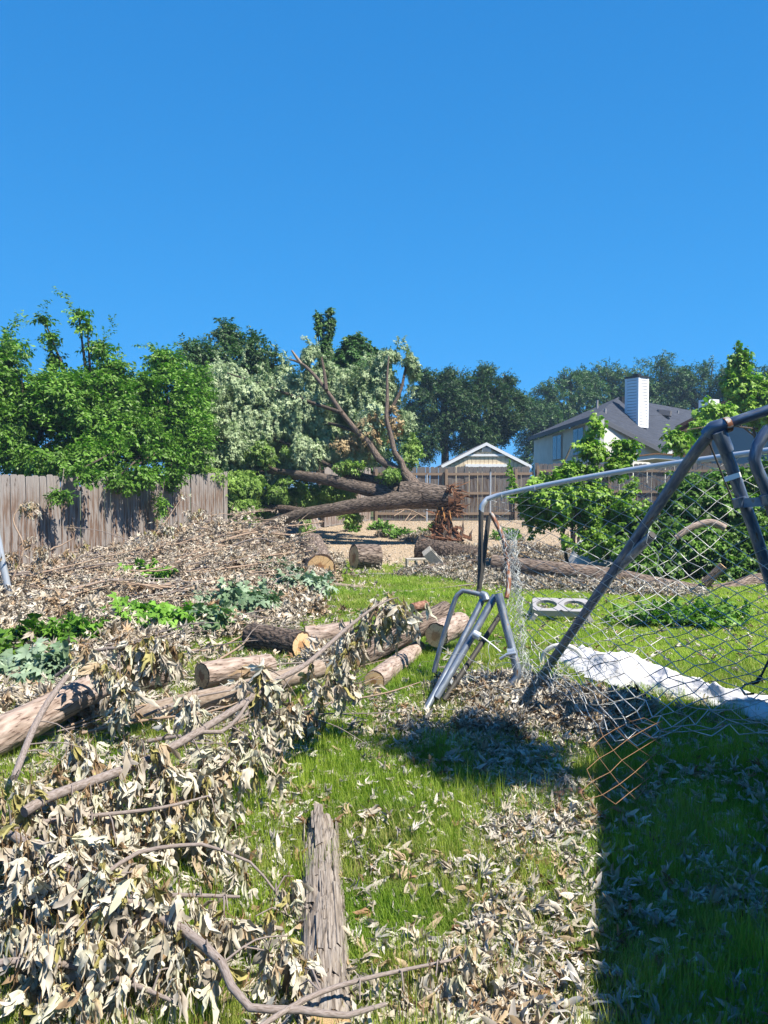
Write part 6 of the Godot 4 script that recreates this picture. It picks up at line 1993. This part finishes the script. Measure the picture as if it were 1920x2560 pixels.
func build_yard_things() -> void:
	rng.seed = 1010
	# grey plastic stand with two oval holes
	var c := on(1400, 1552)
	var o := thing("plastic_stand", "grey plastic stand with two big oval holes on the lawn", "plastic stand", "", c)
	var W := 0.66
	var Dp := 0.36
	var H := 0.22
	var yaw := Basis(Vector3.UP, -0.16) * Basis(Vector3.RIGHT, 0.3)
	var m := MB.new()
	var n := 28
	# plate top with two oval openings, as ring strips from each hole to its half's rounded edge
	for half in [-1.0, 1.0]:
		for layer in 2:
			var y := H if layer == 0 else H - 0.035
			var st := m.v.size()
			for k in n + 1:
				var a := TAU * k / n
				var e := Vector2(cos(a) * 0.125, sin(a) * 0.115)
				var f := Vector2(cos(a), sin(a))
				f /= maxf(absf(f.x), absf(f.y))
				var out := Vector2(f.x * W / 4, f.y * Dp / 2)
				m.add(yaw * Vector3(half * W / 4 + e.x, y, e.y), Vector2.ZERO)
				m.add(yaw * Vector3(half * W / 4 + out.x, y, out.y), Vector2.ZERO)
			for k in n:
				var s := st + k * 2
				if layer == 0:
					m.quad(s, s + 1, s + 3, s + 2)
				else:
					m.quad(s, s + 2, s + 3, s + 1)
		for k in n:
			var a0 := TAU * k / n
			var a1 := TAU * (k + 1) / n
			var p := []
			for q in [[a0, H], [a1, H], [a1, H - 0.035], [a0, H - 0.035]]:
				p.append(yaw * Vector3(half * W / 4 + cos(q[0]) * 0.125, q[1], sin(q[0]) * 0.115))
			m.face(p)
	var sk := [Vector3(-W / 2, 0, -Dp / 2), Vector3(W / 2, 0, -Dp / 2), Vector3(W / 2, 0, Dp / 2), Vector3(-W / 2, 0, Dp / 2)]
	for k in 4:
		var p: Vector3 = sk[k]
		var q: Vector3 = sk[(k + 1) % 4]
		var up := Vector3(0, H, 0)
		var dn := Vector3(0, H - 0.07, 0)
		m.face([yaw * (p + up), yaw * (q + up), yaw * (q * 1.03 + dn), yaw * (p * 1.03 + dn)])
	part("top_plate", m.mesh(false), M.plastic, o)
	for p in sk:
		var l := MB.new()
		var a: Vector3 = yaw * (p * 0.9 + Vector3(0, H - 0.05, 0))
		var b: Vector3 = Vector3(p.x * 1.12, 0.0, p.z * 1.15) * Basis(Vector3.UP, 0.16)
		l.box(Transform3D(Basis.looking_at((b - a).normalized(), Vector3.RIGHT), (a + b) / 2), Vector3(0.07, 0.05, a.distance_to(b)), 0.01)
		part("leg", l.mesh(false), M.plastic, o)
	# white crumpled sheet
	var spine := [on(1430, 1650), on(1520, 1680), on(1620, 1712), on(1720, 1742), on(1830, 1770), on(1990, 1810)]
	var sheet := thing("white_sheet", "crumpled white cloth sheet stretched over the sunny lawn", "sheet", "", spine[1])
	var sm := MB.new()
	var nu := 150
	var nv := 40
	for i in nu + 1:
		var t := float(i) / nu * 5.0
		var k := mini(int(t), 4)
		var p: Vector3 = spine[k].cubic_interpolate(spine[k + 1], spine[maxi(k - 1, 0)], spine[mini(k + 2, 5)], t - k)
		var d: Vector3 = (spine[k + 1] - spine[k]).normalized()
		var sd := d.cross(Vector3.UP).normalized()
		var wdt := 0.22 + 0.2 * exp(-pow((t - 1.5) / 0.7, 2.0)) + 0.03 * sin(t * 3.0)
		for j in nv + 1:
			var v := float(j) / nv * 2.0 - 1.0
			var edge := 1.0 + 0.25 * lump.get_noise_2d(t * 60.0, v * 40.0)
			var q := p - sd * v * wdt * edge
			var env := 1.0 - pow(absf(v), 3.0)
			var h := 0.035 + env * 0.05
			for f in [[1.1, 4.2, 0.0, 0.05], [3.1, 2.6, 1.7, 0.045], [-2.2, 5.0, 4.0, 0.035], [5.2, 6.5, 2.2, 0.022], [-6.0, 3.0, 0.6, 0.02]]:
				var ph: float = f[0] * t + f[1] * v + f[2] + 2.2 * lump.get_noise_2d(t * 16.0 + f[2] * 40.0, v * 14.0)
				h += env * f[3] * pow(1.0 - absf(sin(ph)), 1.6) * (0.6 + 0.9 * lump.get_noise_2d(t * 20.0 + f[2] * 90.0, v * 16.0 + 7.0))
			h += 0.09 * exp(-pow((t - 1.35) / 0.5, 2.0)) * exp(-pow((v + 0.15) / 0.6, 2.0))
			sm.add(Vector3(q.x, gh(q.x, q.z) + maxf(h, 0.03), q.z), Vector2(t, v))
	for i in nu:
		for j in nv:
			var a := i * (nv + 1) + j
			sm.quad(a, a + nv + 1, a + nv + 2, a + 1)
	wpart("cloth", sm, M.cloth, sheet)
	# white hoop beside the leg
	var hoop := thing("plastic_hoop", "white plastic bucket rim standing against the leaning leg", "hoop", "", on(1390, 1690))
	var hc := at(1408, 1655, 7.0)
	var hp := []
	for k in 25:
		var a := k * TAU / 24
		hp.append(hc + Vector3(cos(a) * 0.17, sin(a) * 0.15, cos(a) * 0.08))
	pole("rim", hp, 0.022, M.white_plastic, hoop, 10)
	# overturned white tub and dark tyre
	var tc := on(1480, 1412)
	var tub := thing("plastic_tub", "overturned white plastic tub dappled by the sapling's shade", "tub", "", tc)
	var tm := MB.new()
	var prof := [[0.50, 0.0], [0.52, 0.03], [0.46, 0.1], [0.40, 0.25], [0.33, 0.4], [0.24, 0.5], [0.12, 0.545], [0.0, 0.55]]
	var ns := 32
	for k in prof.size():
		for q in ns + 1:
			var a := TAU * q / ns
			tm.add(Vector3(cos(a) * prof[k][0] * 1.05, prof[k][1], sin(a) * prof[k][0] * 0.7), Vector2.ZERO)
	for k in prof.size() - 1:
		for q in ns:
			var s := k * (ns + 1) + q
			tm.quad(s, s + 1, s + ns + 2, s + ns + 1)
	part("tub", tm.mesh(true), M.white_plastic, tub)
	var ty := thing("tyre", "dark tyre half hidden beside the white tub", "tyre", "", on(1545, 1415))
	var yp := []
	var yc := on(1545, 1415) + Vector3(0, 0.16, 0)
	for k in 25:
		var a := k * TAU / 24
		yp.append(yc + Vector3(cos(a) * 0.24, sin(a) * 0.24 * 0.8, sin(a) * 0.1))
	pole("tread", yp, 0.07, M.black, ty, 12)
	# slatted wooden bench behind the tub
	var bo := thing("slatted_bench", "weathered slatted bench behind the white tub and leaves", "bench", "", on(1500, 1385))
	var q0 := on(1500, 1385)
	for k in 13:
		var sl := MB.new()
		sl.box(Transform3D(Basis(), q0 + Vector3(-0.6 + k * 0.1, 0.3, 0)), Vector3(0.06, 0.42, 0.03), 0.004)
		wpart("slat", sl, M.backpicket1, bo, false)
	var tp := MB.new()
	tp.box(Transform3D(Basis(), q0 + Vector3(0, 0.54, 0.02)), Vector3(1.35, 0.06, 0.3), 0.008)
	wpart("seat", tp, M.rail, bo, false)
	for k in 2:
		var lg := MB.new()
		lg.box(Transform3D(Basis(), q0 + Vector3(-0.62 + 1.24 * k, 0.255, -0.1)), Vector3(0.07, 0.51, 0.08), 0.006)
		wpart("leg", lg, M.rail, bo, false)


func _ready() -> void:
	# camera
	var cam := Camera3D.new()
	cam.name = "camera"
	cam.position = EYE
	cam.rotation = Vector3(PITCH, 0, 0)
	cam.fov = rad_to_deg(2.0 * atan(1280.0 / FOCAL))
	cam.near = 0.05
	cam.far = 1500.0
	add_child(cam)
	cam.current = true
	# sky
	var env := Environment.new()
	var sky := Sky.new()
	var ps := ProceduralSkyMaterial.new()
	ps.sky_top_color = lin(0.022 / EXPOSURE, 0.222 / EXPOSURE, 0.65 / EXPOSURE)
	ps.sky_horizon_color = lin(0.085 / EXPOSURE, 0.53 / EXPOSURE, 1.18 / EXPOSURE)
	ps.sky_curve = 0.22
	ps.ground_bottom_color = srgb(70, 78, 60)
	ps.ground_horizon_color = srgb(110, 130, 130)
	ps.sun_angle_max = 1.0
	sky.sky_material = ps
	env.background_mode = Environment.BG_SKY
	env.sky = sky
	env.tonemap_mode = Environment.TONE_MAPPER_LINEAR
	env.tonemap_exposure = EXPOSURE
	env.fog_enabled = FOG > 0.0
	env.fog_density = FOG
	env.fog_light_color = Color(0.72, 0.86, 1.0)
	env.sdfgi_enabled = true
	env.ssao_enabled = true
	env.ssil_enabled = true
	var we := WorldEnvironment.new()
	we.name = "world"
	we.environment = env
	add_child(we)
	# sun: high, from the right
	var el := deg_to_rad(SUN_ELEVATION)
	var az := deg_to_rad(SUN_AZIMUTH)
	sun = Vector3(cos(el) * cos(az), sin(el), -cos(el) * sin(az))
	var sl := DirectionalLight3D.new()
	sl.name = "sun"
	sl.light_energy = 1.6
	sl.light_angular_distance = 0.5
	sl.light_color = Color(1.0, 0.965, 0.90)
	sl.shadow_enabled = true
	add_child(sl)
	sl.look_at_from_position(sun * 50.0, Vector3.ZERO, Vector3.UP)

	rng.seed = 7
	lump.noise_type = FastNoiseLite.TYPE_SIMPLEX_SMOOTH
	lump.frequency = 0.03
	lump.seed = 5
	fine.noise_type = FastNoiseLite.TYPE_SIMPLEX_SMOOTH
	fine.frequency = 0.35
	fine.seed = 9
	make_materials()
	build_ground()
	build_home_corner()
	build_fences()
	build_shed()
	build_houses()
	build_trees()
	build_fallen_tree()
	build_logs()
	build_branches()
	build_litter()
	build_sprouts()
	build_metal()
	build_yard_things()
	build_grass()
